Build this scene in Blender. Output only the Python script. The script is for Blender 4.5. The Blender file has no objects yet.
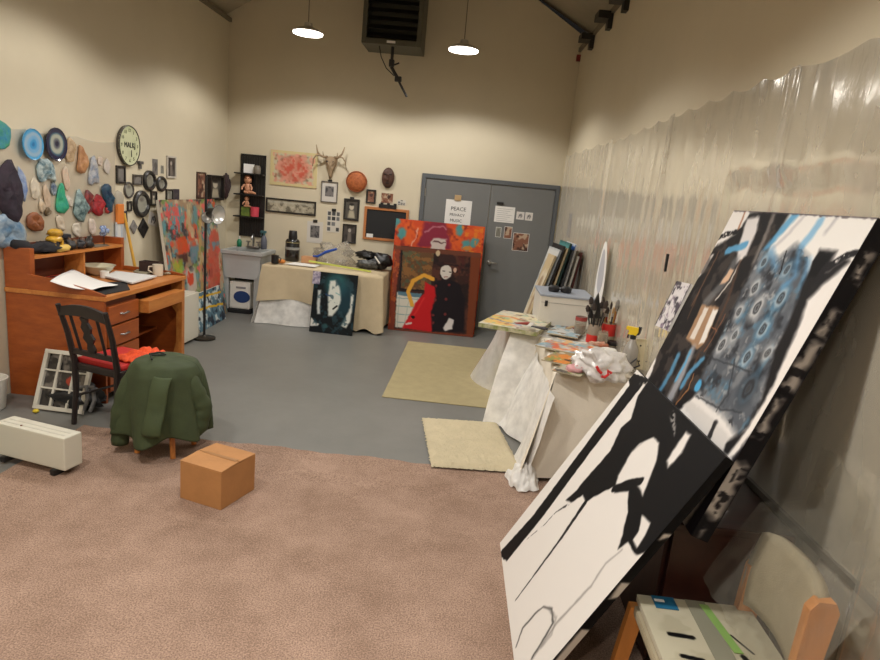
import bpy, bmesh, math, random
import numpy as np
from mathutils import Vector, Matrix, noise as mnoise
random.seed(7); np.random.seed(7)
PI = math.pi
C = bpy.context.scene.collection

# ------------------------------------------------------------------ camera model
F = 626.0; H = 1.80
def _n(v): return v/np.linalg.norm(v)
_Y = _n(np.array([37., -133, F])); _D = np.array([-273., 2875, F]); _D = _n(_D-_D.dot(_Y)*_Y)
_X = np.cross(_D, _Y); CM = np.array([_X, _Y, -_D])
def ray(px, py): return CM@np.array([px-440, py-330, F])
EYE = np.array([0, 0, H])
def on_plane(px, py, p0, n):
    d = ray(px, py); t = np.dot(np.array(p0)-EYE, n)/np.dot(d, n); return EYE+d*t
def fl(px, py, z=0.): return on_plane(px, py, (0, 0, z), (0, 0, 1.))[:2]
def yp(px, py, y): return on_plane(px, py, (0, y, 0), (0, 1., 0))
def xp(px, py, x): return on_plane(px, py, (x, 0, 0), (1., 0, 0))
LX = -3.42; BY = 8.60; WK = .031
def wr(y): return 1.12+WK*(BY-y)
EAVE = 3.74; RIDGE = 5.2; RX = -1.1; FY = -2.2

# ------------------------------------------------------------------ materials
def lin(c):
    c = np.array(c[:3], float)/255.
    return np.where(c <= .04045, c/12.92, ((c+.055)/1.055)**2.4)
_m = {}
def mat(name, col, rough=.6, metal=0., var=0., vs=6., bump=0., bs=60., col2=None, emit=None, coat=0., trans=0., spec=.5, stretch=None, alpha=1.):
    if name in _m: return _m[name]
    m = bpy.data.materials.new(name); m.use_nodes = True; nt = m.node_tree; N = nt.nodes; L = nt.links
    b = N['Principled BSDF']; c = tuple(lin(col))+(1,)
    b.inputs['Base Color'].default_value = c; b.inputs['Roughness'].default_value = rough; b.inputs['Metallic'].default_value = metal
    b.inputs['Specular IOR Level'].default_value = spec
    b.inputs['Coat Weight'].default_value = coat; b.inputs['Transmission Weight'].default_value = trans
    b.inputs['Alpha'].default_value = alpha
    if emit: b.inputs['Emission Color'].default_value = tuple(lin(emit[0]))+(1,); b.inputs['Emission Strength'].default_value = emit[1]
    tc = N.new('ShaderNodeTexCoord'); mp = N.new('ShaderNodeMapping'); L.new(tc.outputs['Object'], mp.inputs['Vector'])
    if stretch: mp.inputs['Scale'].default_value = stretch
    if var or col2:
        nz = N.new('ShaderNodeTexNoise'); nz.inputs['Scale'].default_value = vs; nz.inputs['Detail'].default_value = 6; nz.inputs['Roughness'].default_value = .65
        L.new(mp.outputs[0], nz.inputs['Vector'])
        rp = N.new('ShaderNodeValToRGB'); e = rp.color_ramp.elements; e[0].position = .35; e[1].position = .65
        lc = lin(col)
        if col2: a, d = lc, lin(col2)
        else: a, d = lc*(1-var), np.minimum(lc*(1+var), 1)
        e[0].color = tuple(a)+(1,); e[1].color = tuple(d)+(1,)
        L.new(nz.outputs['Fac'], rp.inputs['Fac']); L.new(rp.outputs['Color'], b.inputs['Base Color'])
    if bump:
        nb = N.new('ShaderNodeTexNoise'); nb.inputs['Scale'].default_value = bs; nb.inputs['Detail'].default_value = 4
        L.new(mp.outputs[0], nb.inputs['Vector'])
        bp = N.new('ShaderNodeBump'); bp.inputs['Strength'].default_value = bump; bp.inputs['Distance'].default_value = .01
        L.new(nb.outputs['Fac'], bp.inputs['Height']); L.new(bp.outputs[0], b.inputs['Normal'])
    _m[name] = m; return m
def paintmat(rough=.55, name='painted_surface'):
    if name in _m: return _m[name]
    m = bpy.data.materials.new(name); m.use_nodes = True; nt = m.node_tree; b = nt.nodes['Principled BSDF']
    a = nt.nodes.new('ShaderNodeAttribute'); a.attribute_name = 'paint'; nt.links.new(a.outputs['Color'], b.inputs['Base Color'])
    b.inputs['Roughness'].default_value = rough; b.inputs['Specular IOR Level'].default_value = .12 if rough > .4 else .5
    nb = nt.nodes.new('ShaderNodeTexNoise'); nb.inputs['Scale'].default_value = 240; bp = nt.nodes.new('ShaderNodeBump'); bp.inputs['Strength'].default_value = .12; bp.inputs['Distance'].default_value = .004
    nt.links.new(nb.outputs['Fac'], bp.inputs['Height']); nt.links.new(bp.outputs[0], b.inputs['Normal'])
    _m[name] = m; return m
def plasticmat(name, fac, col=(225, 220, 205), rough=.22, bump=.35, bs=9, white=.0, stretch=(1, 1, .35), tl_share=.25):
    """thin clear sheeting: transparent film with a milky share and a glossy skin"""
    m = bpy.data.materials.new(name); m.use_nodes = True; nt = m.node_tree; N = nt.nodes; L = nt.links; N.clear()
    out = N.new('ShaderNodeOutputMaterial'); tr = N.new('ShaderNodeBsdfTransparent'); tr.inputs[0].default_value = (.97, .965, .95, 1)
    df = N.new('ShaderNodeBsdfDiffuse'); df.inputs[0].default_value = tuple(lin(col))+(1,)
    tl = N.new('ShaderNodeBsdfTranslucent'); tl.inputs[0].default_value = tuple(lin(col))+(1,)
    dd = N.new('ShaderNodeMixShader'); dd.inputs[0].default_value = tl_share; L.new(df.outputs[0], dd.inputs[1]); L.new(tl.outputs[0], dd.inputs[2])
    gl = N.new('ShaderNodeBsdfGlossy'); gl.inputs['Roughness'].default_value = rough; gl.inputs[0].default_value = (1, 1, 1, 1)
    mx = N.new('ShaderNodeMixShader'); mg = N.new('ShaderNodeMixShader')
    tc = N.new('ShaderNodeTexCoord'); mp = N.new('ShaderNodeMapping'); mp.inputs['Scale'].default_value = stretch; L.new(tc.outputs['Object'], mp.inputs[0])
    nz = N.new('ShaderNodeTexNoise'); nz.inputs['Scale'].default_value = bs; nz.inputs['Detail'].default_value = 5; L.new(mp.outputs[0], nz.inputs['Vector'])
    mr = N.new('ShaderNodeMapRange'); mr.inputs[1].default_value = .3; mr.inputs[2].default_value = .7; mr.inputs[3].default_value = fac*.75; mr.inputs[4].default_value = min(1, fac*1.25)
    L.new(nz.outputs['Fac'], mr.inputs[0]); L.new(mr.outputs[0], mx.inputs[0]); L.new(tr.outputs[0], mx.inputs[1]); L.new(dd.outputs[0], mx.inputs[2])
    fr = N.new('ShaderNodeFresnel'); fr.inputs[0].default_value = 1.42
    bp = N.new('ShaderNodeBump'); bp.inputs['Strength'].default_value = bump; bp.inputs['Distance'].default_value = .03; L.new(nz.outputs['Fac'], bp.inputs['Height'])
    L.new(bp.outputs[0], fr.inputs['Normal']); L.new(bp.outputs[0], gl.inputs['Normal'])
    fm_ = N.new('ShaderNodeMath'); fm_.operation = 'MULTIPLY'; fm_.inputs[1].default_value = .45; L.new(fr.outputs[0], fm_.inputs[0]); L.new(fm_.outputs[0], mg.inputs[0]); L.new(mx.outputs[0], mg.inputs[1]); L.new(gl.outputs[0], mg.inputs[2]); L.new(mg.outputs[0], out.inputs['Surface'])
    _m[name] = m; return m

# ------------------------------------------------------------------ mesh builder
class B:
    def __init__(s, T=None): s.v = []; s.f = []; s.T = T; s.sm = False
    def add(s, vs, fs):
        k = len(s.v)
        for p in vs:
            p = Vector(p); s.v.append(tuple(s.T@p) if s.T else tuple(p))
        s.f += [tuple(i+k for i in f) for f in fs]; return s
    def box(s, x0, x1, y0, y1, z0, z1, bev=0.):
        if bev <= 0:
            vs = [(x, y, z) for x in (x0, x1) for y in (y0, y1) for z in (z0, z1)]
            return s.add(vs, [(0, 1, 3, 2), (4, 6, 7, 5), (0, 4, 5, 1), (2, 3, 7, 6), (0, 2, 6, 4), (1, 5, 7, 3)])
        bm = bmesh.new(); bmesh.ops.create_cube(bm, size=1)
        for v in bm.verts: v.co = Vector(((x0+x1)/2+v.co.x*(x1-x0), (y0+y1)/2+v.co.y*(y1-y0), (z0+z1)/2+v.co.z*(z1-z0)))
        bmesh.ops.bevel(bm, geom=bm.edges[:], offset=min(bev, .45*min(abs(x1-x0), abs(y1-y0), abs(z1-z0))), segments=2, affect='EDGES', profile=.6)
        vs = [v.co.copy() for v in bm.verts]; bm.verts.index_update(); fs = [tuple(v.index for v in f.verts) for f in bm.faces]; bm.free()
        return s.add(vs, fs)
    def prism(s, poly, t0, t1, axis='z'):
        """poly (a,b) extruded t0..t1 along axis; for 'z' -> (a,b,t), 'y' -> (a,t,b), 'x' -> (t,a,b)"""
        f = {'z': lambda a, b, t: (a, b, t), 'y': lambda a, b, t: (a, t, b), 'x': lambda a, b, t: (t, a, b)}[axis]
        n = len(poly); vs = [f(a, b, t0) for a, b in poly]+[f(a, b, t1) for a, b in poly]
        fs = [tuple(range(n-1, -1, -1)), tuple(range(n, 2*n))]+[(i, (i+1) % n, n+(i+1) % n, n+i) for i in range(n)]
        return s.add(vs, fs)
    def tube(s, pts, r, n=10, cap=True):
        pts = [Vector(p) for p in pts]; rs = r if isinstance(r, (list, tuple)) else [r]*len(pts)
        vs = []; fs = []; up = None
        for i, p in enumerate(pts):
            d = (pts[min(i+1, len(pts)-1)]-pts[max(i-1, 0)]).normalized()
            if up is None: up = Vector((0, 0, 1)) if abs(d.z) < .9 else Vector((1, 0, 0))
            a = d.cross(up)
            if a.length < 1e-5: a = d.orthogonal()
            a.normalize(); b = a.cross(d).normalized(); up = b
            for k in range(n):
                t = 2*PI*k/n; vs.append(p+(a*math.cos(t)+b*math.sin(t))*rs[i])
        for i in range(len(pts)-1):
            for k in range(n): fs.append((i*n+k, i*n+(k+1) % n, (i+1)*n+(k+1) % n, (i+1)*n+k))
        if cap: fs.append(tuple(range(n-1, -1, -1))); fs.append(tuple((len(pts)-1)*n+k for k in range(n)))
        return s.add(vs, fs)
    def lathe(s, prof, c=(0, 0, 0), n=24, sx=1., sy=1., closed=True):
        vs = []; fs = []; m = len(prof)
        for r, z in prof:
            for k in range(n):
                t = 2*PI*k/n; vs.append((c[0]+r*sx*math.cos(t), c[1]+r*sy*math.sin(t), c[2]+z))
        for i in range(m-1):
            for k in range(n): fs.append((i*n+k, i*n+(k+1) % n, (i+1)*n+(k+1) % n, (i+1)*n+k))
        if closed: fs.append(tuple(range(n-1, -1, -1))); fs.append(tuple((m-1)*n+k for k in range(n)))
        return s.add(vs, fs)
    def blob(s, c, r, amp=.15, fs_=3., n=16, seed=0, flat=None):
        vs = []; fs = []; m = n//2
        for i in range(m+1):
            ph = PI*i/m
            for k in range(n):
                t = 2*PI*k/n; d = Vector((math.sin(ph)*math.cos(t), math.sin(ph)*math.sin(t), math.cos(ph)))
                q = 1+amp*mnoise.noise(d*fs_+Vector((seed, seed*.7, 0)))*2
                z = c[2]+d.z*r[2]*q
                if flat is not None: z = max(z, flat)
                vs.append((c[0]+d.x*r[0]*q, c[1]+d.y*r[1]*q, z))
        for i in range(m):
            for k in range(n): fs.append((i*n+k, (i+1)*n+k, (i+1)*n+(k+1) % n, i*n+(k+1) % n))
        return s.add(vs, fs)
    def relief(s, out, t, amp=.25, seed=0, c0=0.):
        """rounded lump over an outline in the (a,b) plane, rising t along c"""
        n = len(out); ca = sum(p[0] for p in out)/n; cb = sum(p[1] for p in out)/n
        rings = [(1, 0), (1, .35), (.93, .75), (.75, 1.), (.5, 1.05), (.25, 1.1)]
        vs = []
        for q, h in rings:
            for i, (a, b) in enumerate(out):
                nn = mnoise.noise(Vector((a*22, b*22, seed+q*3)))
                vs.append((ca+(a-ca)*q, cb+(b-cb)*q, c0+t*h*(1+(amp*nn*2 if h > 0 else 0))))
        vs.append((ca, cb, c0+t*1.1))
        fs = [tuple(range(n-1, -1, -1))]
        for j in range(len(rings)-1):
            for i in range(n): fs.append((j*n+i, j*n+(i+1) % n, (j+1)*n+(i+1) % n, (j+1)*n+i))
        j = len(rings)-1
        for i in range(n): fs.append((j*n+i, j*n+(i+1) % n, len(vs)-1))
        return s.add(vs, fs)
    def grid(s, fn, nu, nv):
        vs = [fn(i/nu, j/nv) for j in range(nv+1) for i in range(nu+1)]
        fs = [(j*(nu+1)+i, j*(nu+1)+i+1, (j+1)*(nu+1)+i+1, (j+1)*(nu+1)+i) for j in range(nv) for i in range(nu)]
        return s.add(vs, fs)
    def build(s, name, m, parent=None, smooth=False, fix=True, **kw):
        me = bpy.data.meshes.new(name); a = np.array(s.v)
        c = Vector(((a[:, 0].min()+a[:, 0].max())/2, (a[:, 1].min()+a[:, 1].max())/2, a[:, 2].min()))
        me.from_pydata([tuple(Vector(p)-c) for p in s.v], [], s.f)
        if fix:
            bm = bmesh.new(); bm.from_mesh(me); bmesh.ops.recalc_face_normals(bm, faces=bm.faces[:]); bm.to_mesh(me); bm.free()
        me.materials.append(m)
        if smooth:
            me.polygons.foreach_set('use_smooth', [True]*len(me.polygons))
            if smooth != 'all':
                try: me.set_sharp_from_angle(angle=math.radians(smooth if smooth is not True and smooth > 1 else 40))
                except Exception: pass
        me.update(); o = bpy.data.objects.new(name, me); C.objects.link(o)
        if parent is not None:
            o.parent = parent; o.location = c-wloc(parent)
        else: o.location = c
        for k, v in kw.items(): o[k] = v
        return o
def wloc(o):
    l = o.location.copy()
    while o.parent: o = o.parent; l += o.location
    return l
def thing(name, loc, label, cat, group=None):
    o = bpy.data.objects.new(name, None); C.objects.link(o); o.location = loc; o.empty_display_size = .1
    o['label'] = label; o['category'] = cat
    if group: o['group'] = group
    return o
def copytree(o, loc, label, group=None):
    c = o.copy(); C.objects.link(c); c.location = loc; c['label'] = label
    for ch in list(o.children):
        d = ch.copy(); C.objects.link(d); d.parent = c
        for g in list(ch.children):
            e = g.copy(); C.objects.link(e); e.parent = d
    return c
def TR(x, y, z=0, rz=0, rx=0, ry=0):
    return Matrix.Translation((x, y, z))@Matrix.Rotation(rz, 4, 'Z')@Matrix.Rotation(ry, 4, 'Y')@Matrix.Rotation(rx, 4, 'X')
def frame_T(o, u, v, n):
    m = Matrix.Identity(4)
    for i in range(3): m[i][0] = u[i]; m[i][1] = v[i]; m[i][2] = n[i]; m[i][3] = o[i]
    return m
# wall frames: local (a,b,c): a along wall, b up, c out of the wall
TB = frame_T((0, BY, 0), (1, 0, 0), (0, 0, 1), (0, -1, 0))
TL = frame_T((LX, 0, 0), (0, 1, 0), (0, 0, 1), (1, 0, 0))
_rl = math.sqrt(1+WK*WK)
TRW = frame_T((wr(0), 0, 0), (-WK/_rl, 1/_rl, 0), (0, 0, 1), (-1/_rl, -WK/_rl, 0))
def pa(T, px, py, c=0.):
    """photo pixel -> (a,b) on a wall plane at stand-off c"""
    T = np.array(T); o = T[:3, 3]+T[:3, 2]*c; p = on_plane(px, py, o, T[:3, 2])-o
    return float(p@T[:3, 0]), float(p@T[:3, 1])
def prect(T, x0, y0, x1, y1):
    a0 = pa(T, x0, (y0+y1)/2)[0]; a1 = pa(T, x1, (y0+y1)/2)[0]; b0 = pa(T, (x0+x1)/2, y1)[1]; b1 = pa(T, (x0+x1)/2, y0)[1]
    return a0, a1, b0, b1

# ------------------------------------------------------------------ painter
def vnoise(h, w, cell, seed):
    r = np.random.RandomState(seed); gh, gw = int(h/cell)+3, int(w/cell)+3; g = r.rand(gh, gw)
    y = np.arange(h)/cell; x = np.arange(w)/cell; yi = y.astype(int); xi = x.astype(int); fy = (y-yi)[:, None]; fx = (x-xi)[None]
    fy = fy*fy*(3-2*fy); fx = fx*fx*(3-2*fx)
    a = g[yi][:, xi]; b = g[yi][:, xi+1]; c = g[yi+1][:, xi]; d = g[yi+1][:, xi+1]
    return (a*(1-fx)+b*fx)*(1-fy)+(c*(1-fx)+d*fx)*fy
class Art:
    """colours of a painted surface, W x Hh metres, u right, v down, d metres per sample"""
    def __init__(s, W, Hh, d, base, px=None):
        s.W, s.H, s.nu, s.nv = W, Hh, max(2, int(W/d)), max(2, int(Hh/d)); s.px = px
        s.u, s.v = np.meshgrid(np.linspace(0, W, s.nu+1), np.linspace(0, Hh, s.nv+1)); s.d = W/s.nu
        s.c = np.zeros(s.u.shape+(3,)); s.c[:] = base; s.seed = 1; s.wu = s.u; s.wv = s.v
    def warp(s, amt, cell=8):
        s.seed += 1; h, w = s.u.shape
        s.wu = s.u+(vnoise(h, w, cell, s.seed)-.5)*2*amt; s.wv = s.v+(vnoise(h, w, cell, s.seed+50)-.5)*2*amt; return s
    def P(s, pts): return [s.px(*p) for p in pts] if s.px else pts
    def mix(s, a, col):
        a = np.clip(a, 0, 1)[..., None]; s.c = s.c*(1-a)+np.array(col, float)*a; return s
    def poly(s, pts, col, op=1., soft=0.):
        pts = s.P(pts); ins = np.zeros(s.u.shape, bool); n = len(pts); dist = np.full(s.u.shape, 9.)
        for i in range(n):
            (x0, y0), (x1, y1) = pts[i], pts[(i+1) % n]
            c = ((y0 > s.wv) != (y1 > s.wv)); xx = (x1-x0)*(s.wv-y0)/((y1-y0) if y1 != y0 else 1e-9)+x0
            ins ^= c & (s.wu < xx)
            if soft: dist = np.minimum(dist, s._seg(pts[i], pts[(i+1) % n])[0])
        a = ins.astype(float)
        if soft: a = np.where(ins, .5+dist/soft/2, .5-dist/soft/2)
        return s.mix(np.clip(a, 0, 1)*op, col)
    def _seg(s, p, q):
        dx, dy = q[0]-p[0], q[1]-p[1]; L2 = dx*dx+dy*dy+1e-12
        t = np.clip(((s.wu-p[0])*dx+(s.wv-p[1])*dy)/L2, 0, 1)
        return np.hypot(s.wu-p[0]-t*dx, s.wv-p[1]-t*dy), t
    def stroke(s, pts, w, col, op=1., soft=.002, dry=0.):
        pts = s.P(pts); a = np.zeros(s.u.shape); n = len(pts)
        ws = w if isinstance(w, (list, tuple)) else [w]*n
        for i in range(n-1):
            d, t = s._seg(pts[i], pts[i+1]); r = (ws[i]*(1-t)+ws[i+1]*t)/2
            a = np.maximum(a, np.clip((r-d)/max(soft, s.d*.7)+.5, 0, 1))
        if dry: s.seed += 3; a *= np.clip((vnoise(*s.u.shape, 3, s.seed)-dry)*4, 0, 1)
        return s.mix(a*op, col)
    def ell(s, c, ru, rv, col, op=1., soft=.004, ring=None):
        c = s.P([c])[0]; r = np.hypot((s.wu-c[0])/ru, (s.wv-c[1])/rv); k = soft/min(ru, rv)
        a = np.clip((1-r)/k+.5, 0, 1)
        if ring: a *= np.clip((r-ring)/k+.5, 0, 1)
        return s.mix(a*op, col)
    def blotch(s, col, cell, thr=.55, op=1., mask=None, soft=.12):
        s.seed += 7; cell = max(2, cell/s.d); n = vnoise(*s.u.shape, cell, s.seed)*.7+vnoise(*s.u.shape, max(2, cell/3), s.seed+1)*.3
        a = np.clip((n-thr)/soft, 0, 1)*op
        if mask is not None: a = a*mask
        return s.mix(a, col)
    def mask(s, pts):
        k = s.c.copy(); s.c[:] = 0; s.poly(pts, (1, 1, 1)); m = s.c[..., 0].copy(); s.c = k; return m
    def build(s, name, T, c=0., parent=None, rough=.55, label=None, oval=False, a0=0., b1=0.):
        """lay the samples on local plane: a = a0+u, b = b1-v at stand-off c"""
        n = (s.nu+1)*(s.nv+1); A = a0+s.u.ravel(); Bb = b1-s.v.ravel()
        Tn = np.array(T); P = Tn[:3, 3][None]+A[:, None]*Tn[:3, 0][None]+Bb[:, None]*Tn[:3, 1][None]+c*Tn[:3, 2][None]
        cen = (P.min(0)+P.max(0))/2; cen[2] = P[:, 2].min(); P = P-cen
        j, i = np.meshgrid(np.arange(s.nv), np.arange(s.nu), indexing='ij'); k = (j*(s.nu+1)+i).ravel()
        if oval:
            um = (s.u[:-1, :-1]+s.u[1:, 1:])/2; vm = (s.v[:-1, :-1]+s.v[1:, 1:])/2
            k = k[(np.hypot((um-s.W/2)/(s.W/2), (vm-s.H/2)/(s.H/2)) < 1).ravel()]
        fs = np.stack([k, k+s.nu+1, k+s.nu+2, k+1], 1)
        me = bpy.data.meshes.new(name); me.vertices.add(n); me.vertices.foreach_set('co', P.ravel())
        me.loops.add(fs.size); me.loops.foreach_set('vertex_index', fs.ravel().astype(np.int32)); me.polygons.add(len(fs))
        me.polygons.foreach_set('loop_start', np.arange(0, fs.size, 4, dtype=np.int32)); me.polygons.foreach_set('loop_total', np.full(len(fs), 4, np.int32))
        me.update(calc_edges=True)
        at = me.color_attributes.new('paint', 'FLOAT_COLOR', 'POINT'); rgba = np.ones((n, 4), np.float32); rgba[:, :3] = lin_arr(s.c.reshape(-1, 3)); at.data.foreach_set('color', rgba.ravel())
        me.materials.append(paintmat(rough, 'painted_surface_%d' % int(rough*100)))
        o = bpy.data.objects.new(name, me); C.objects.link(o)
        if parent is not None: o.parent = parent; o.location = Vector(cen)-wloc(parent)
        else: o.location = cen
        if label: o['label'] = label
        return o
def lin_arr(c):
    c = np.clip(c, 0, 255)/255.; return np.where(c <= .04045, c/12.92, ((c+.055)/1.055)**2.4)

# palette of plain materials
WHITE = mat('white_paint', (222, 218, 208), .5, var=.03)
BLACK = mat('black_satin', (26, 24, 24), .45)
BLACKM = mat('black_matte', (22, 21, 22), .85)
STEEL = mat('brushed_steel', (170, 170, 168), .3, metal=1)
DARKST = mat('dark_steel', (60, 58, 55), .45, metal=.7)
PAPER = mat('paper', (226, 223, 218), .8)

# ================================================================== SETTING
def struct(o): o['kind'] = 'structure'; return o
wallm = mat('cream_wall', (207, 196, 171), .62, var=.025, vs=1.6, bump=.06, bs=90)
floorm = mat('grey_painted_concrete', (114, 113, 108), .42, var=.07, vs=2.2, bump=.05, bs=30)
ceilm = mat('ceiling_insulation', (168, 158, 136), .7, var=.06, vs=3, bump=.2, bs=8)
xr0 = wr(FY)
struct(B().box(LX-.3, xr0+.3, FY-.3, BY+.3, -.12, 0).build('floor', floorm))
struct(B().box(LX-.15, LX, FY-.15, BY+.15, 0, EAVE+.02).build('wall_left', wallm))
wb = B(); wb.prism([(LX-.15, 0), (1.4, 0), (1.4, EAVE), (RX, RIDGE+.05), (LX-.15, EAVE)], BY, BY+.15, 'y'); struct(wb.build('wall_back', wallm))
wb = B(); wb.prism([(LX-.15, 0), (xr0+.15, 0), (xr0+.15, EAVE), (RX, RIDGE+.05), (LX-.15, EAVE)], FY-.15, FY, 'y'); struct(wb.build('wall_front', wallm))
wb = B(); y0, y1 = FY-.1, BY+.1
wb.prism([(wr(y0), y0), (wr(y0)+.15, y0), (wr(y1)+.15, y1), (wr(y1), y1)], 0, EAVE, 'z'); struct(wb.build('wall_right', wallm))
cb = B()
for (xa, xb) in ((LX-.15, RX), (xr0+.2, RX)):
    cb.add([(xa, FY-.15, EAVE), (xb, FY-.15, RIDGE), (xb, BY+.15, RIDGE), (xa, BY+.15, EAVE), (xa, FY-.15, EAVE+.1), (xb, FY-.15, RIDGE+.1), (xb, BY+.15, RIDGE+.1), (xa, BY+.15, EAVE+.1)],
           [(0, 1, 2, 3), (4, 7, 6, 5), (0, 4, 5, 1), (1, 5, 6, 2), (2, 6, 7, 3), (3, 7, 4, 0)])
struct(cb.build('ceiling', ceilm))
def ceil_z(x): return EAVE+(RIDGE-EAVE)*(1-abs(x-RX)/((RX-LX) if x < RX else (xr0+.2-RX)))
tm = mat('eave_flashing', (120, 110, 92), .6)
tb = B()
tb.box(LX, LX+.03, FY, BY, EAVE-.03, EAVE+.02); struct(tb.build('trim_1', tm))
tb = B(); tb.prism([(wr(FY)-.03, FY), (wr(FY), FY), (wr(BY), BY), (wr(BY)-.03, BY)], EAVE-.03, EAVE+.02); struct(tb.build('trim_2', tm))
# brackets at the right eave
for i, (px, py) in enumerate([(590, 36), (608, 14), (623, 4)]):
    a, b = pa(TRW, px, py, .05)
    br = B(TRW); br.box(a-.05, a+.05, EAVE-.17, EAVE-.01, .002, .05); br.box(a-.10, a+.10, EAVE-.09, EAVE-.02, .05, .16)
    br.build('ceiling_bracket', DARKST, label=['dark metal bracket under the right eave, nearest the back wall', 'dark metal bracket under the right eave, middle of three', 'dark metal bracket under the right eave, farthest from back wall'][i], category='bracket', group='brackets under the right eave')
a, b = pa(TB, 580, 58)
B(TB).box(a-.05, a+.01, b-.05, b+.03, .01, .06, .01).build('corner_sensor', mat('red_plastic', (120, 30, 25), .5), label='tiny dark red box high in the right back corner', category='sensor')

# double door
dm = mat('door_grey', (112, 113, 112), .45, var=.02); dfm = mat('door_frame_grey', (88, 92, 96), .42)
x0, x1, dz = -.755, 1.085, 2.045
dr = struct(B(TB).prism([(x0, 0), (x0, dz), (x1, dz), (x1, 0), (x1-.055, 0), (x1-.055, dz-.055), (x0+.055, dz-.055), (x0+.055, 0)], -.02, .035).build('door_1', dfm))
xc = .178
for nm, xa, xb in (('left', x0+.058, xc-.003), ('right', xc+.003, x1-.058)):
    B(TB).box(xa, xb, .012, dz-.058, -.01, .018, .003).build('door_leaf', dm, dr)
hd = B(TB); hd.lathe([(.028, 0), (.028, .01), (.012, .012), (.012, .05), (.027, .055), (.027, .075), (.012, .085)], (0, 0, 0))
hb = B(TB@Matrix.Translation((pa(TB, 489, 262)[0], pa(TB, 489, 262)[1], .018))); hb.lathe([(.035, 0), (.035, .01), (.014, .012), (.014, .045), (.026, .052), (.026, .07), (.014, .08)]); hb.box(0, .11, -.01, .01, .05, .068, .004)
hb.build('door_handle', STEEL, dr, smooth=True)
for z in (.3, 1.05, 1.8):
    B(TB).tube([(x0+.057, z-.05, .03), (x0+.057, z+.05, .03)], .009).build('hinge', STEEL, dr)

# carpet over the near part of the floor
cm = mat('carpet_pile', (146, 120, 103), .95, vs=2.4, bump=.6, bs=260, col2=(172, 144, 126), spec=.1)
nt = cm.node_tree; Nn = nt.nodes; Lk = nt.links
_rp = [n for n in Nn if n.type == 'VALTORGB'][0]; _b = Nn['Principled BSDF']
n2 = Nn.new('ShaderNodeTexNoise'); n2.inputs['Scale'].default_value = 150; n2.inputs['Detail'].default_value = 5
mx = Nn.new('ShaderNodeMix'); mx.data_type = 'RGBA'; mx.blend_type = 'OVERLAY'; mx.inputs[0].default_value = .35
tcn = [n for n in Nn if n.type == 'TEX_COORD'][0]; Lk.new(tcn.outputs['Object'], n2.inputs['Vector'])
rp2 = Nn.new('ShaderNodeValToRGB'); rp2.color_ramp.elements[0].position = .35; rp2.color_ramp.elements[1].position = .65
Lk.new(n2.outputs['Fac'], rp2.inputs[0]); Lk.new(_rp.outputs['Color'], mx.inputs[6]); Lk.new(rp2.outputs['Color'], mx.inputs[7]); Lk.new(mx.outputs[2], _b.inputs['Base Color'])
def carpet_fn(u, v):
    x = -2.56+u*(wr(0)+2.5); y = FY+.02+v*(3.97-FY-.02)
    x = min(x, wr(y)-.005)
    e = min(1, 12*min(u, 1-v) if u < .5 else 12*(1-v))
    if v > .999: y += .012*math.sin(x*9)+.006*math.sin(x*31)
    return (x, y, .012*max(0, e)+.0015*mnoise.noise(Vector((x*7, y*7, 0)))+.002)
B().grid(carpet_fn, 150, 170).build('carpet', cm, smooth='all', fix=False, label='large pinkish-brown carpet covering the near half of the floor', category='carpet')

# ------------------------------------------------------------------ lamps
lampm = mat('lamp_shade_enamel', (190, 186, 175), .4)
glow = mat('lamp_diffuser', (255, 250, 240), .5, emit=((255, 248, 236), 9.))
LAMP_W = 150
def pendant(x, y, z, label, grp='round pendant lamps', w_=1.):
    t = thing('pendant_lamp', (x, y, z), label, 'lamp', grp); R = .165
    B().lathe([(R, 0), (R+.004, .010), (R*.95, .022), (R*.6, .045), (.05, .06), (.042, .10), (.012, .11)], (x, y, z), 32).build('lamp_shade', lampm, t, smooth=True)
    B().lathe([(R*.97, -.012), (R*.985, .008)], (x, y, z), 32).build('diffuser', glow, t)
    ld = bpy.data.lights.new('bulb', 'SPOT'); ld.energy = LAMP_W*w_; ld.color = (1., .972, .93); ld.spot_size = math.radians(147); ld.spot_blend = .3; ld.shadow_soft_size = .12
    lo = bpy.data.objects.new('bulb', ld); C.objects.link(lo); lo.parent = t; lo.location = (0, 0, -.02)
    zc = EAVE+(RIDGE-EAVE)*(1-abs(x-RX)/(RX-LX if x < RX else xr0-RX)) 
    B().tube([(x, y, z+.10), (x, y, zc)], .005).build('stem', mat('stem_beige', (120, 112, 94), .6), t)
    return t
yl = 7.3
for px, py, lb in ((308, 33, 'round glowing pendant lamp left of the ceiling heater'), (463.5, 50, 'round glowing pendant lamp right of the ceiling heater')):
    p = yp(px, py, yl); pendant(p[0], p[1], p[2], lb)
LZ = 3.36
lmp = [(-2.05, 4.8, 'left', 'third'), (-.53, 4.8, 'right', 'third'), (-2.05, 1.95, 'left', 'second'), (-.53, 1.95, 'right', 'second'), (-2.05, -.9, 'left', 'first'), (-.53, -.9, 'right', 'first')]
for x, y, sd_, rw in lmp:
    pendant(x, y, LZ, 'round pendant lamp above the picture edge, %s one of the %s row from the viewer' % (sd_, rw), w_=1.6 if 1 < y < 3 else 1.)

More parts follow.
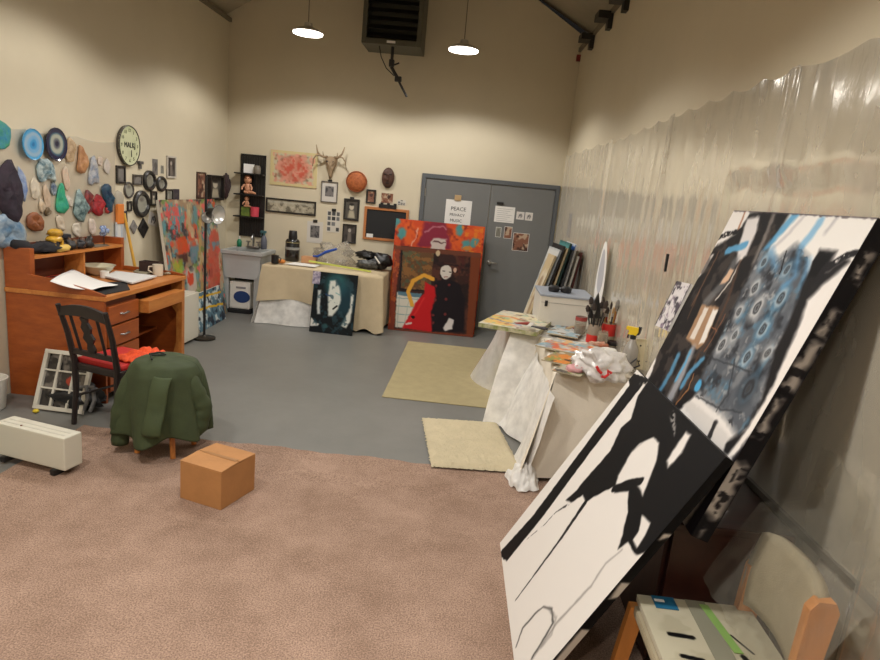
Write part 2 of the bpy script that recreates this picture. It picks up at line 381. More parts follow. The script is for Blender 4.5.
# ceiling heater
hp = yp(392, 45, 7.75); hx0, hx1 = yp(362, 30, 7.75)[0], yp(422, 30, 7.75)[0]; hz = yp(392, 45, 7.75)[2]; HY = 7.75
hm = mat('heater_green_grey', (84, 82, 70), .5, metal=.3); hd_ = mat('heater_louvre', (48, 46, 42), .5, metal=.3)
t = thing('unit_heater', ((hx0+hx1)/2, HY+.25, hz), 'dark louvred unit heater hanging between the two pendant lamps', 'heater')
hb = B(); w = .055
hb.box(hx0, hx0+w, HY, HY+.5, hz, hz+.85, .006); hb.box(hx1-w, hx1, HY, HY+.5, hz, hz+.85, .006)
hb.box(hx0+w, hx1-w, HY+.0, HY+.5, hz, hz+.06, .004); hb.box(hx0+w, hx1-w, HY, HY+.5, hz+.8, hz+.85, .004); hb.box(hx0+w, hx1-w, HY+.2, HY+.49, hz+.06, hz+.8)
hb.build('casing', hm, t)
for k in range(8):
    z = hz+.1+k*.09
    B().prism([(HY+.01, z-.02), (HY+.025, z-.025), (HY+.11, z+.035), (HY+.10, z+.045)], hx0+w, hx1-w, 'x').build('louvre', hd_, t)
B().box((hx0+hx1)/2-.05, (hx0+hx1)/2+.05, HY-.004, HY+.002, hz+.02, hz+.045).build('name_plate', PAPER, t, label='small pale plate')
vx = (hx0+hx1)/2+.01
vb = B(); vb.tube([(vx, HY+.1, hz), (vx, HY+.1, hz-.2)], .018); vb.box(vx-.03, vx+.03, HY+.07, HY+.13, hz-.22, hz-.14, .008); vb.tube([(vx+.02, HY+.1, hz-.2), (vx+.09, HY+.1, hz-.17)], .01)
vb.tube([(vx, HY+.1, hz-.22), (vx+.04, HY+.1, hz-.28), (vx+.1, HY+.1, hz-.36)], .02); vb.box(vx+.05, vx+.13, HY+.07, HY+.13, hz-.38, hz-.32, .01); vb.tube([(vx+.09, HY+.1, hz-.36), (vx+.21, HY+.1, hz-.54)], .014)
vb.build('gas_valve', BLACK, t)
B().tube([(vx-.16, HY+.1, hz), (vx-.13, HY+.1, hz-.12), (vx-.06, HY+.1, hz-.24), (vx+.03, HY+.1, hz-.31), (vx+.1, HY+.1, hz-.33)], .006).build('flex_cable', BLACK, t)
for x in (hx0+.05, hx1-.05): B().tube([(x, HY+.3, hz+.85), (x, HY+.3, ceil_z(x))], .01).build('hanging_rod', DARKST, t)
def ceil_z(x): return EAVE+(RIDGE-EAVE)*(1-abs(x-RX)/((RX-LX) if x < RX else (xr0+.2-RX)))
# ================================================================== BIG CANVASES ON THE RIGHT
OFFW = (216, 210, 203); INK = (13, 12, 13)
def canvas_frame(P_bl, adir, up):
    """P_bl bottom-left of the front face; adir to the right, up along the face; normal = adir x up"""
    adir = Vector(adir).normalized(); up = Vector(up).normalized(); n = adir.cross(up)
    return frame_T(P_bl, adir, up, n)
def art_px(T, Hh):
    return lambda px, py: (lambda q: (q[0], Hh-q[1]))(pa(T, px, py))
def canvas(name, T, W, Hh, th, art, label, cat='painting', sidem=None, side_art=None, group=None):
    base = T@Vector((W/2, 0, -th/2))
    t = thing(name, base, label, cat, group)
    B(T).box(0, W, 0, Hh, -th, -.0015, .002).build('canvas_edge', sidem or mat('raw_canvas_edge', (205, 196, 180), .8), t)
    art.build('painted_face', T, .0005, t, b1=Hh)
    if side_art: side_art(t)
    return t
# lower canvas (stands on the carpet, leans right on the upper one)
th_ = .03; ph = .509
ad = Vector((math.sin(th_), -math.cos(th_), 0)); sd = Vector((math.cos(th_), math.sin(th_), 0)); up = sd*math.sin(ph)+Vector((0, 0, 1))*math.cos(ph)
W1, H1 = 1.06, 1.17
T1 = canvas_frame((.311, 3.045, .014), ad, up)
a = Art(W1, H1, .0042, OFFW, art_px(T1, H1))
a.warp(.0025, 5)
G = (120, 116, 112)
BK = (17, 16, 17)
a.poly([(635, 378), (645, 382), (592, 450), (541, 519), (507, 561), (499, 556), (502, 550), (532, 517), (584, 447)], BK, 1, .004)
a.poly([(645, 386), (650, 374), (735, 450), (728, 462), (646, 560), (634, 553), (627, 543), (618, 549), (623, 533), (627, 510), (629, 491), (613, 493), (619, 484), (600, 494), (594, 497), (586, 502), (583, 495), (571, 503), (566, 500), (577, 490), (584, 481), (600, 463), (611, 450), (621, 428), (631, 419), (638, 396)], BK, 1, .005)
a.poly([(628, 372), (650, 378), (652, 386), (636, 383), (630, 392)], BK)
a.poly([(600, 494), (619, 484), (613, 495), (627, 492), (628, 512), (622, 535), (585, 540), (560, 540), (586, 504)], OFFW, 1, .004)
a.poly([(654, 437), (640, 443), (631, 453), (618, 476), (615, 489), (636, 481), (643, 496), (650, 478), (657, 459), (659, 443)], OFFW, 1, .006)
a.stroke([(614, 489), (628, 483), (641, 481)], .035, BK, 1, .006)
a.stroke([(645, 441), (632, 451), (618, 475)], [.004, .012, .01], G, .5, .01)
a.poly([(676, 446), (686, 432), (691, 435), (682, 453), (668, 468), (667, 461)], OFFW, 1, .008)
a.stroke([(672, 414), (674, 424), (675, 436)], [.03, .02, .006], (160, 155, 150), .8, .01, .35)
a.stroke([(705, 485), (692, 507), (675, 528)], [.012, .03, .006], (214, 206, 196), 1, .003)
a.poly([(642, 515), (651, 523), (645, 536), (637, 548), (633, 540), (639, 530)], OFFW, 1, .005)
a.poly([(646, 552), (636, 566), (622, 580), (615, 556), (628, 542), (636, 556)], OFFW, 1, .004)
a.stroke([(585, 503), (560, 540), (538, 570), (516, 600)], [.03, .018, .012, .007], BK, .95, .006)
a.stroke([(571, 503), (556, 512), (545, 524), (524, 542)], [.018, .007, .006, .004], BK, .8, .004, .3)
a.stroke([(622, 550), (606, 563), (591, 586), (557, 623), (532, 659)], [.006, .008, .01, .012, .012], G, .75, .012)
a.stroke([(516, 647), (523, 628), (535, 614), (543, 607), (552, 609), (553, 623), (545, 637), (532, 658)], [.008, .012, .012, .008, .01, .012, .012, .01], (70, 68, 66), .9, .008)
a.stroke([(549, 608), (556, 618), (552, 634), (541, 648)], .01, G, .6, .012)
a.stroke([(640, 384), (652, 383)], .02, (200, 193, 184), .6, .006, .4)
def side1(t):
    s = Art(H1, .032, .006, BK); s.warp(.004, 4)   # side facing the viewer: u up the edge
    for (u0, u1) in ((.10, .37), (.52, .60), (.80, .83)): s.poly([(u0, .010), (u1, .008), (u1+.02, .05), (u0+.05, .05)], (198, 190, 180), 1, .004)
    Ts = frame_T(T1@Vector((W1, 0, 0)), T1.to_3x3()@Vector((0, 1, 0)), T1.to_3x3()@Vector((0, 0, 1)), T1.to_3x3()@Vector((1, 0, 0)))
    s.build('painted_side', Ts, .0015, t)
canvas('leaning_painting', T1, W1, H1, .034, a, 'large black and white painting of stark figures standing on the carpet in the foreground', sidem=mat('canvas_edge_black', (30, 28, 28), .6), side_art=side1)

# upper canvas (stands on the dark cabinet, leans on the right wall)
BLc = Vector((.862, 3.13, .722)); TLc = Vector((1.232, 3.13, 1.852)); W2 = 1.10; H2 = (TLc-BLc).length
T2 = canvas_frame(BLc, (0, -1, 0), TLc-BLc)
a = Art(W2, H2, .0040, (222, 216, 210), art_px(T2, H2)); a.warp(.004, 5)
CH = (28, 26, 27); GB = (86, 98, 108); BLU = (88, 150, 188); BR = (120, 84, 62); LG = (188, 184, 180)
a.poly([(738, 233), (750, 213), (805, 205), (800, 222), (768, 262), (755, 300), (735, 345), (705, 385), (680, 410), (660, 425), (610, 430), (651, 375), (668, 325), (694, 285), (707, 252)], CH, 1, .01)
a.stroke([(709, 244), (724, 235), (740, 231)], .03, CH, 1, .006, .1); a.stroke([(702, 257), (713, 252), (726, 247)], .016, CH, 1, .005, .1)
a.poly([(704, 258), (714, 254), (704, 272), (692, 284), (684, 292)], (214, 208, 204), 1, .006)
a.blotch((70, 62, 58), .06, .5, .7, a.mask([(700, 250), (800, 205), (700, 390), (640, 420), (660, 340)]))
a.poly([(747, 219), (760, 216), (757, 230), (746, 256), (737, 263), (738, 248)], (218, 212, 208), .95, .01)
a.stroke([(775, 212), (764, 240), (754, 262)], .03, (130, 122, 116), .8, .02)
a.stroke([(745, 212), (739, 228)], .016, (150, 96, 66), .8, .01)
a.stroke([(727, 251), (736, 248), (746, 245)], .034, BLU, .95, .012)
a.stroke([(735, 262), (722, 285), (706, 302)], .06, (128, 128, 128), .6, .03); a.stroke([(742, 258), (730, 282), (716, 300)], .012, (214, 206, 196), .9, .008)
a.poly([(731, 268), (722, 281), (720, 285), (728, 281), (734, 270)], (206, 170, 140), .95, .005)
a.stroke([(719, 252), (704, 282), (692, 305)], .014, BR, .7, .01); a.stroke([(700, 290), (688, 318)], .01, BR, .6, .01)
a.poly([(702, 305), (719, 307), (706, 342), (697, 350), (686, 338)], (160, 126, 96), .95, .006); a.poly([(705, 307), (709, 308), (694, 340), (690, 338)], (208, 198, 186), 1, .005); a.poly([(713, 309), (718, 310), (704, 343), (699, 344)], (216, 210, 202), 1, .005)
a.stroke([(740, 262), (728, 300), (714, 330), (700, 352), (690, 376), (677, 402)], .02, (80, 58, 46), .8, .01)
a.stroke([(725, 315), (712, 340), (704, 352)], .006, (150, 96, 66), .8, .004); a.stroke([(712, 327), (717, 331)], .006, (150, 96, 66), .8, .004)
# upper right light field and its blue streaks
a.poly([(790, 213), (890, 214), (890, 240), (868, 262), (840, 250), (815, 268), (800, 262), (780, 262), (764, 258), (772, 243)], (224, 219, 212), 1, .015)
a.stroke([(798, 212), (782, 230), (763, 252)], [.05, .045, .03], BLU, .9, .02); a.stroke([(806, 214), (790, 232), (772, 250)], .02, (176, 170, 172), .7, .02)
a.stroke([(820, 222), (810, 236), (798, 250)], .045, (120, 168, 200), .85, .02); a.stroke([(842, 212), (826, 232)], .018, (150, 145, 150), .6, .02)
# mottled blue-grey figure of discs and gears
fig = [(762, 250), (778, 258), (796, 244), (808, 258), (806, 285), (797, 325), (782, 352), (772, 385), (762, 410), (738, 436), (724, 415), (706, 400), (696, 392), (706, 365), (722, 335), (735, 305), (750, 275)]
a.poly(fig, (84, 88, 94), 1, .02); mk = a.mask(fig)
a.blotch((132, 134, 136), .06, .5, .6, mk, .3); a.blotch((34, 35, 39), .05, .5, .75, mk, .25); a.blotch((80, 122, 148), .05, .6, .6, mk, .25); a.blotch((180, 178, 174), .03, .68, .6, mk, .2)
for (x, y, r, c) in ((764, 262, .03, 1), (755, 288, .038, 0), (781, 298, .042, 1), (757, 308, .045, 0), (739, 312, .032, 0), (763, 329, .042, 1), (722, 345, .04, 0), (747, 357, .036, 1), (768, 353, .03, 0), (735, 335, .03, 0), (787, 270, .03, 1), (748, 389, .062, 2)):
    cc = (BLU, (196, 196, 194), GB)[0 if c == 1 else 1 if c == 0 else 2]
    a.ell((x, y), r, r*1.25, cc if c != 2 else (50, 58, 66), .55, .035); a.ell((x, y), r*.72, r*.9, (196, 195, 192) if c < 2 else (80, 96, 108), .6, .015, .35 if c < 2 else .8)
    a.ell((x, y), r*.5, r*.6, (46, 48, 52), .9, .008, .55); a.ell((x, y), r*.2, r*.25, (60, 60, 62), .9, .006)
for pts in ([(700, 352), (722, 362), (752, 372)], [(696, 396), (722, 410), (742, 412)], [(735, 360), (728, 395), (716, 412)]): a.stroke(pts, .008, (50, 52, 56), .8, .006)
for pts in ([(771, 250), (776, 268)], [(800, 250), (795, 276), (784, 286)], [(808, 262), (803, 290)]): a.stroke(pts, .03, (96, 150, 190), .6, .03)
a.stroke([(786, 252), (780, 274)], .008, INK, .9, .003)
a.stroke([(678, 356), (670, 374), (658, 394)], .04, BLU, .8, .02); a.stroke([(692, 350), (682, 374), (668, 402)], [.05, .06, .07], (160, 160, 164), .85, .03); a.stroke([(690, 352), (684, 366), (676, 380)], .022, (88, 158, 200), .9, .015)
a.stroke([(702, 360), (690, 372), (682, 386)], .034, BLU, .85, .015); a.ell((698, 386), .026, .026, (80, 160, 205), .95, .01)
a.stroke([(694, 374), (688, 390), (676, 404)], .008, (160, 110, 70), .9, .004)
# dark band right of the figure, white strip, arcs, dark border
a.poly([(820, 249), (836, 252), (826, 272), (846, 258), (850, 262), (824, 284), (808, 300), (798, 328), (783, 362), (768, 398), (748, 436), (733, 458), (715, 448), (745, 430), (762, 398), (775, 350), (790, 320), (802, 286)], CH, 1, .012)
a.poly([(819, 252), (834, 253), (816, 276), (808, 278), (812, 262)], INK, 1, .006)
a.stroke([(808, 296), (824, 270), (846, 256), (868, 250)], [.02, .035, .03, .014], (30, 28, 30), 1, .006, .08)
a.poly([(868, 256), (852, 285), (825, 325), (800, 362), (775, 402), (752, 432), (735, 456), (723, 462), (745, 432), (770, 392), (790, 350), (806, 318), (822, 288)], (222, 215, 208), 1, .008)
a.poly([(884, 214), (905, 214), (690, 545), (680, 532), (735, 456), (775, 402), (825, 325), (858, 282), (870, 240)], (26, 22, 26), 1, .008)
a.poly([(683, 405), (691, 401), (708, 414), (730, 437), (722, 452), (700, 436)], (206, 200, 194), 1, .008); a.stroke([(715, 424), (708, 440)], .03, CH, .9, .01)
for p, r in (((872, 262), .03), ((851, 300), .02), ((866, 240), .014)): a.ell(p, r*.6, r*1.3, (190, 184, 178), .9, .008)
a.stroke([(728, 210), (882, 218)], .012, (80, 70, 72), .8, .004)
def side2(t):
    s = Art(H2, .062, .005, (22, 20, 23)); s.warp(.012, 5)
    for (u0, u1, v0, v1) in ((.10, .30, -.01, .045), (.42, .56, .005, .035), (.60, .76, .008, .05), (.80, .88, .02, .045), (.99, 1.08, .02, .05), (.02, .05, .02, .03)):
        s.poly([(u0, v0), (u1, v0+.008), (u1+.01, v1), (u0-.01, v1)], (176, 168, 160), .95, .012)
    s.blotch((22, 20, 23), .03, .5, .9)
    Ts = frame_T(T2@Vector((W2, 0, 0)), T2.to_3x3()@Vector((0, 1, 0)), T2.to_3x3()@Vector((0, 0, 1)), T2.to_3x3()@Vector((1, 0, 0)))
    s.build('painted_side', Ts, .0015, t)
canvas('leaning_painting', T2, W2, H2, .062, a, 'large painting with blue-grey gear figure and black streaks, leaning high against the plastic-covered right wall', sidem=mat('canvas_edge_black', (30, 28, 28), .6), side_art=side2)
# small sketch taped to its far edge
def nearT2(px, py): return pa(T2, px, py, .004)
q = [nearT2(*p) for p in ((679, 282), (694, 284), (666, 332), (657, 326))]
aa = Vector(q[0]); ab = Vector(q[1]); ac = Vector(q[3]); ux = (ab-aa); uy = (aa-ac); Wn = max(ux.length, .085); Hn = uy.length
ang = math.atan2(ux.y, ux.x); Tn = T2@Matrix.Translation((ac.x, ac.y, .004))@Matrix.Rotation(math.atan2(uy.y, uy.x)-PI/2, 4, 'Z')
s = Art(Wn, Hn, .004, (206, 200, 198)); s.blotch((60, 55, 62), .03, .52, .9); s.blotch((110, 90, 110), .02, .62, .7); s.stroke([(0, 0), (0, Hn)], .02, INK); s.stroke([(Wn, 0), (Wn, Hn*.8)], .012, INK)
t = thing('taped_sketch', Tn@Vector((Wn/2, 0, 0)), 'narrow black and white sketch stuck on the far edge of the gear painting', 'sketch')
B(Tn).box(0, Wn, 0, Hn, 0, .012).build('backing', PAPER, t); s.build('drawing', Tn, .0135, t, b1=Hn)

# dark cabinet that carries the upper canvas
mah = mat('dark_mahogany', (62, 30, 22), .4, col2=(44, 20, 15), vs=5, stretch=(1, 6, 1))
t = thing('low_cabinet', (1.05, 2.62, 0), 'dark red-brown wooden cabinet behind the leaning paintings', 'cabinet')
cx0, cx1, cy0, cy1 = .83, 1.27, 2.14, 3.16
B().box(cx0+.02, cx1, cy0+.01, cy1-.01, .06, .675).build('body', mah, t); B().box(cx0, cx1+.01, cy0, cy1, .675, .705, .006).build('top', mah, t); B().box(cx0+.05, cx1-.02, cy0+.05, cy1-.05, .012, .06).build('plinth', BLACKM, t)
for ya, yb in ((cy0+.04, 2.63), (2.67, cy1-.04)):
    d = B().box(cx0+.005, cx0+.02, ya, yb, .1, .64, .004).build('door', mah, t); B().lathe([(.012, 0), (.018, .02), (.006, .03)], (0, 0, 0)).build('knob', STEEL, d); d.children[0].location = Vector((cx0-.008, yb-.05 if yb < 2.65 else ya+.05, .38))-wloc(d)

# chair by the wall
wood = mat('honey_beech', (196, 128, 62), .4, var=.12, vs=7, stretch=(3, 3, .6)); fab = mat('greige_upholstery', (158, 146, 120), .85, var=.05, vs=20, bump=.3, bs=200)
sx0, sx1, sy0, sy1, sz = .70, 1.13, 1.66, 2.06, .44
t = thing('wooden_chair', ((sx0+sx1)/2, (sy0+sy1)/2, .012), 'honey-coloured wooden chair with a padded grey-beige back against the right wall', 'chair')
B().box(sx0+.01, sx1, sy0+.03, sy1-.03, sz-.05, sz-.01, .012).build('seat', fab, t)
for y, pz in ((sy0, .755), (sy1-.035, .66)):
    B().prism([(sx0-.05, .012), (sx0-.005, .012), (sx0+.055, sz-.02), (sx0+.0, sz-.02)], y, y+.035, 'y').build('leg', wood, t)
    B().prism([(sx1+.04, .012), (sx1+.0, .012), (sx1-.06, sz), (sx1-.05, pz-.03), (sx1-.03, pz), (sx1+.02, pz), (sx1+.035, pz-.03), (sx1+.01, sz)], y, y+.035, 'y').build('leg', wood, t)
    B().prism([(sx0+.02, sz-.08), (sx1-.02, sz-.08), (sx1-.02, sz-.03), (sx0+.02, sz-.03)], y+.005, y+.03, 'y').build('rail', wood, t)
bk = B()
def backfn(u, v):
    y = sy0+.02+.37*u; bow = .03*math.sin(PI*u); z = .50+.28*v-.03*abs(2*u-1)**6
    return (sx1-.035+.03*v+bow-.05*math.sin(PI*v)*.3, y, z)
bk.grid(backfn, 16, 8)
o = bk.build('backrest', fab, t, smooth='all'); md = o.modifiers.new('s', 'SOLIDIFY'); md.thickness = .035; md.offset = 0
# flat packet on its seat
Tp = TR(sx0+.025, sy1-.02, sz-.008); lw, ll = .40, .42
s = Art(.40, .38, .004, (184, 177, 154)); s.blotch((166, 158, 134), .08, .5, .6)
s.stroke([(.06, .20), (.13, .205)], .022, INK, 1, .003); s.stroke([(.07, .30), (.13, .31)], .02, INK, 1, .003); s.stroke([(.27, .17), (.31, .25)], .008, INK, .9, .003); s.stroke([(.27, .27), (.29, .34)], .02, INK, .9, .003)
Tpp = frame_T((sx0+.02, sy0+.01, sz-.005), (1, 0, 0), (0, 1, 0), (0, 0, 1))
t = thing('flat_packet', (sx0+.22, sy0+.22, sz-.01), 'cream flat packet with black brush marks and a blue label lying on the wooden chair', 'packet')
B(Tpp).box(0, .40, 0, .38, 0, .022, .004).build('packet_body', mat('cream_card', (182, 174, 152), .7), t)
s.build('marked_face', Tpp, .0235, t, b1=.38)
B(Tpp).box(.05, .13, .31, .38, .0245, .027, .001).build('blue_label', mat('blue_label', (28, 96, 130), .5), t)
B(Tpp).box(.055, .09, .345, .36, .0271, .0275).build('label_mark', PAPER, t)
B(Tpp).box(.17, .24, 0, .38, .0245, .0255).build('tape', mat('packing_tape', (138, 136, 118), .25), t)
B(Tpp).prism([(.245, .12), (.275, .12), (.245, .36), (.215, .36)], .0257, .027).build('green_strip', mat('green_strip', (132, 168, 92), .4), t)

# ================================================================== RIGHT WALL: batten, plastic
B(TRW).box(-1.5, 3.1, .70, .725, .002, .02).build('wall_batten', mat('batten_grey', (96, 88, 76), .6), label='thin dark batten running low along the right wall behind the chair', category='batten')
pm = plasticmat('clear_sheeting', .48, (242, 236, 222), .13, .22, 5)
def sheet(ya, yb, zt_a, zt_b, zb, seed, label, pl=None, tacks=4):
    """clear film hung from tacks: pleats fan out below every tack, top edge sags between"""
    def fn(u, v):
        y = ya+(yb-ya)*u; s_ = u*tacks; k = s_-math.floor(s_); sag = .028*math.sin(PI*k)*(1-v)
        zt = zt_a+(zt_b-zt_a)*u
        z = zt-sag-(zt-zb)*v
        ph_ = (u-.5)*(1+.3*v)
        n1 = mnoise.noise(Vector((ph_*(7+seed), v*.9, seed*3.1)))
        n2_ = mnoise.noise(Vector((ph_*26, v*1.6, seed*1.7+9)))
        edge = math.exp(-((u-.04)/.03)**2)+math.exp(-((u-.96)/.03)**2)
        d = .018+.022*abs(n1)*(.25+v)+.006*n2_*(.4+v)+.018*edge*abs(math.sin(40*u+v*2))
        a_ = y*_rl
        if 1.85 < y < 3.35 and z < 2.0: d *= .25
        return (a_, z, max(.004, d))
    b = B(TRW).grid(fn, int(abs(yb-ya)*45), 46)
    return b.build('plastic_sheet', pm, smooth='all', fix=False, label=label, category='plastic sheet', group='plastic sheets over the right wall')
sheet(8.52, 6.02, 2.44, 2.43, .3, 1, 'clear plastic sheet hung on the right wall nearest the grey doors')
sheet(6.14, 4.36, 2.41, 2.45, .1, 2, 'clear plastic sheet on the right wall behind the cluttered work table', tacks=5)
sheet(4.46, 2.85, 2.45, 2.46, .1, 3, 'clear plastic sheet on the right wall just past the gear painting', tacks=5)
sheet(2.92, -.2, 2.46, 2.44, .05, 4, 'clear plastic sheet on the right wall nearest the viewer, over the gear painting', tacks=6)
# creased film fallen over the chair back
def dfn(u, v):
    y = 1.5+.62*u; x = 1.27-.30*min(1, v*1.0)*(.3+.7*math.sin(PI*min(1, .25+v*.6)))
    top = 1.02-.04*math.sin(5*u)
    pts = [(wr(y)-.02, top), (sx1+.15, .86), (sx1+.0, .82), (sx1-.10, .60), (sx1-.14, .50)]
    k = v*(len(pts)-1); i = min(int(k), len(pts)-2); f = k-i
    x = pts[i][0]*(1-f)+pts[i+1][0]*f; z = pts[i][1]*(1-f)+pts[i+1][1]*f
    n_ = mnoise.noise(Vector((u*9, v*3, 4)))
    return (x-.02-.015*n_, y, z+.012*mnoise.noise(Vector((u*14, v*5, 8)))+.01)
B().grid(dfn, 40, 36).build('plastic_drape', plasticmat('clear_film', .12, (210, 206, 190), .12, .8, 14, stretch=(1, 1, 1)), smooth='all', fix=False, label='loose creased clear film draped over the back of the wooden chair', category='plastic sheet')
# thin top tape
a0, b0 = pa(TRW, 667, 262, .06)
B(TRW).box(a0-.008, a0+.008, b0-.06, b0+.05, .055, .07, .003).build('marker_pen', BLACK, label='small black pen stuck on the plastic left of the gear painting', category='pen')
ax0, ax1, bx0, bx1 = prect(TRW, 566, 213, 571.5, 237)
B(TRW).box(min(ax0, ax1), min(ax0, ax1)+.16, bx0, bx1, .002, .012).build('grey_card', mat('lilac_card', (138, 132, 142), .7), label='narrow lilac-grey card on the right wall beside the grey doors', category='card')
# hanging leaf-shaped paper
a1_, b1_ = pa(TRW, 600.5, 277, .07)
out = []
for k in range(28):
    tt = 2*PI*k/28; out.append((a1_+.15*math.cos(tt)*(1-.25*math.sin(tt)), b1_+.31*math.sin(tt)))
t = thing('hanging_paper', TRW@Vector((a1_, b1_-.31, .07)), 'white oval paper with a grey centre hanging on the plastic above the work table', 'paper')
B(TRW).prism(out, .066, .070).build('sheet', PAPER, t); B(TRW).prism([(a1_+(p-a1_)*.62, b1_+.05+(q_-b1_)*.62) for p, q_ in out], .0702, .072).build('grey_centre', mat('grey_wash', (176, 174, 178), .8), t)
# ================================================================== WALL PICTURES
def photo_art(W, Hh, kind, seed, base=None):
    d = max(.006, min(W, Hh)/26); s = Art(W, Hh, d, base or (150, 142, 132)); s.seed = seed*11
    if kind == 'bw':      # figure on dark ground
        s.c[:] = base or (46, 43, 42); s.blotch((86, 80, 76), .08, .5, .7)
        s.ell((W*.5, Hh*.3), W*.13, Hh*.12, (176, 168, 158), 1, .01); s.poly([(W*.3, Hh), (W*.36, Hh*.45), (W*.64, Hh*.45), (W*.72, Hh)], (120, 112, 104), .9, .01)
    elif kind == 'portrait':
        s.c[:] = (84, 80, 74); s.blotch((40, 38, 36), .06, .5, .8); s.ell((W*.5, Hh*.35), W*.2, Hh*.17, (196, 186, 166), 1, .01); s.poly([(W*.2, Hh), (W*.3, Hh*.55), (W*.7, Hh*.55), (W*.85, Hh)], (186, 176, 152), .9, .012); s.ell((W*.5, Hh*.2), W*.2, Hh*.08, (40, 36, 34), 1, .01)
    elif kind == 'mat':   # mounted photo in a pale mat
        s.c[:] = (205, 200, 192); s.poly([(W*.2, Hh*.2), (W*.8, Hh*.2), (W*.8, Hh*.75), (W*.2, Hh*.75)], (70, 68, 70)); s.blotch((130, 126, 124), .05, .5, .8, s.mask([(W*.2, Hh*.2), (W*.8, Hh*.2), (W*.8, Hh*.75), (W*.2, Hh*.75)]))
    elif kind == 'mirror':
        s.c[:] = (150, 148, 136); s.blotch((110, 108, 98), .1, .5, .6); s.ell((W*.5, Hh*.25), W*.2, Hh*.12, (90, 86, 80), .7, .02)
    elif kind == 'grey': s.c[:] = base or (120, 116, 112); s.blotch((80, 76, 74), .07, .5, .8)
    elif kind == 'warm': s.c[:] = (134, 92, 74); s.blotch((196, 176, 150), .05, .55, .8); s.blotch((60, 40, 36), .05, .55, .8)
    elif kind == 'collage':
        s.c[:] = (206, 200, 188)
        r = random.Random(seed)
        for i in range(3):
            for j in range(4):
                if r.random() < .8: s.poly([(W*(.06+.32*i), Hh*(.05+.24*j)), (W*(.3+.32*i), Hh*(.05+.24*j)), (W*(.3+.32*i), Hh*(.22+.24*j)), (W*(.06+.32*i), Hh*(.22+.24*j))], (r.randint(60, 120),)*3)
    elif kind == 'pano':
        s.c[:] = (168, 160, 140); s.blotch((96, 90, 76), .05, .5, .85); s.blotch((198, 190, 168), .06, .58, .7); s.poly([(0, 0), (W, 0), (W, Hh*.25), (0, Hh*.3)], (188, 184, 168), .7, .02)
    elif kind == 'sketch': s.c[:] = (212, 206, 200); s.stroke([(W*.3, Hh*.8), (W*.35, Hh*.4), (W*.6, Hh*.25), (W*.75, Hh*.5), (W*.6, Hh*.8)], W*.08, (60, 58, 60), .9, .006); s.ell((W*.5, Hh*.5), W*.12, Hh*.12, (90, 90, 96), .8, .01)
    return s
FRB = mat('black_frame', (28, 25, 24), .4, coat=.3)
def picture(T, box, label, kind, seed, frame=FRB, fw=.02, dep=.02, oval=False, tilt=0., cat='picture', group=None, clip=False, base=None, name='framed_picture', wavy=0.):
    a0, a1, b0, b1 = box; W, Hh = a1-a0, b1-b0; cx, cy = (a0+a1)/2, (b0+b1)/2
    Tc = T@Matrix.Translation((cx, cy, 0))@Matrix.Rotation(tilt, 4, 'Z')
    t = thing(name if frame else 'picture', Tc@Vector((0, -Hh/2, 0)), label, cat, group)
    if oval:
        def ringpts(ra, rb, n=36): return [(ra*math.cos(2*PI*k/n), rb*math.sin(2*PI*k/n)) for k in range(n)]
        b = B(Tc); n = 36; prof = [(1., .001), (1., .6), (.93, 1.), (.84, .85), (.8, .4)]; vs = []
        fwx, fwy = fw, fw
        for q, h in prof:
            k_ = (1-q)/.2
            for i in range(n):
                tt = 2*PI*i/n; rr = 1+wavy*math.sin(9*tt)
                vs.append(((W/2-fw*k_)*math.cos(tt)*rr, (Hh/2-fw*k_)*math.sin(tt)*rr, dep*h))
        fs = [(j*n+i, j*n+(i+1) % n, (j+1)*n+(i+1) % n, (j+1)*n+i) for j in range(4) for i in range(n)]+[tuple(range(n))]
        b.add(vs, fs).build('frame', frame, t, smooth=True)
        s = photo_art(W-2*fw+.006, Hh-2*fw+.006, kind, seed, base); s.build('picture_face', Tc, dep*.4, t, a0=-(W/2-fw+.003), b1=Hh/2-fw+.003, oval=True, rough=.25)
        return t
    if frame:
        b = B(Tc)
        for (x0, x1, y0, y1) in ((-W/2, W/2, Hh/2-fw, Hh/2), (-W/2, W/2, -Hh/2, -Hh/2+fw), (-W/2, -W/2+fw, -Hh/2+fw, Hh/2-fw), (W/2-fw, W/2, -Hh/2+fw, Hh/2-fw)): b.box(x0, x1, y0, y1, .001, dep, .003)
        b.build('frame', frame, t)
        B(Tc).box(-W/2+fw, W/2-fw, -Hh/2+fw, Hh/2-fw, .001, dep*.35).build('backing', FRB, t)
        s = photo_art(W-2*fw, Hh-2*fw, kind, seed, base); s.build('picture_face', Tc, dep*.35+.001, t, a0=-(W/2-fw), b1=Hh/2-fw, rough=.35)
    else:
        B(Tc).box(-W/2, W/2, -Hh/2, Hh/2, .001, .004).build('backing_sheet', PAPER, t)
        s = photo_art(W, Hh, kind, seed, base); s.build('picture_face', Tc, .0048, t, a0=-W/2, b1=Hh/2, rough=.5)
    if clip:
        B(Tc).box(-.03, .03, Hh/2-.015, Hh/2+.025, .002, .016, .004).build('clip', DARKST, t)
    return t
def scal(b, m=0.): return (b[0]-m, b[1]+m, b[2]-m, b[3]+m)
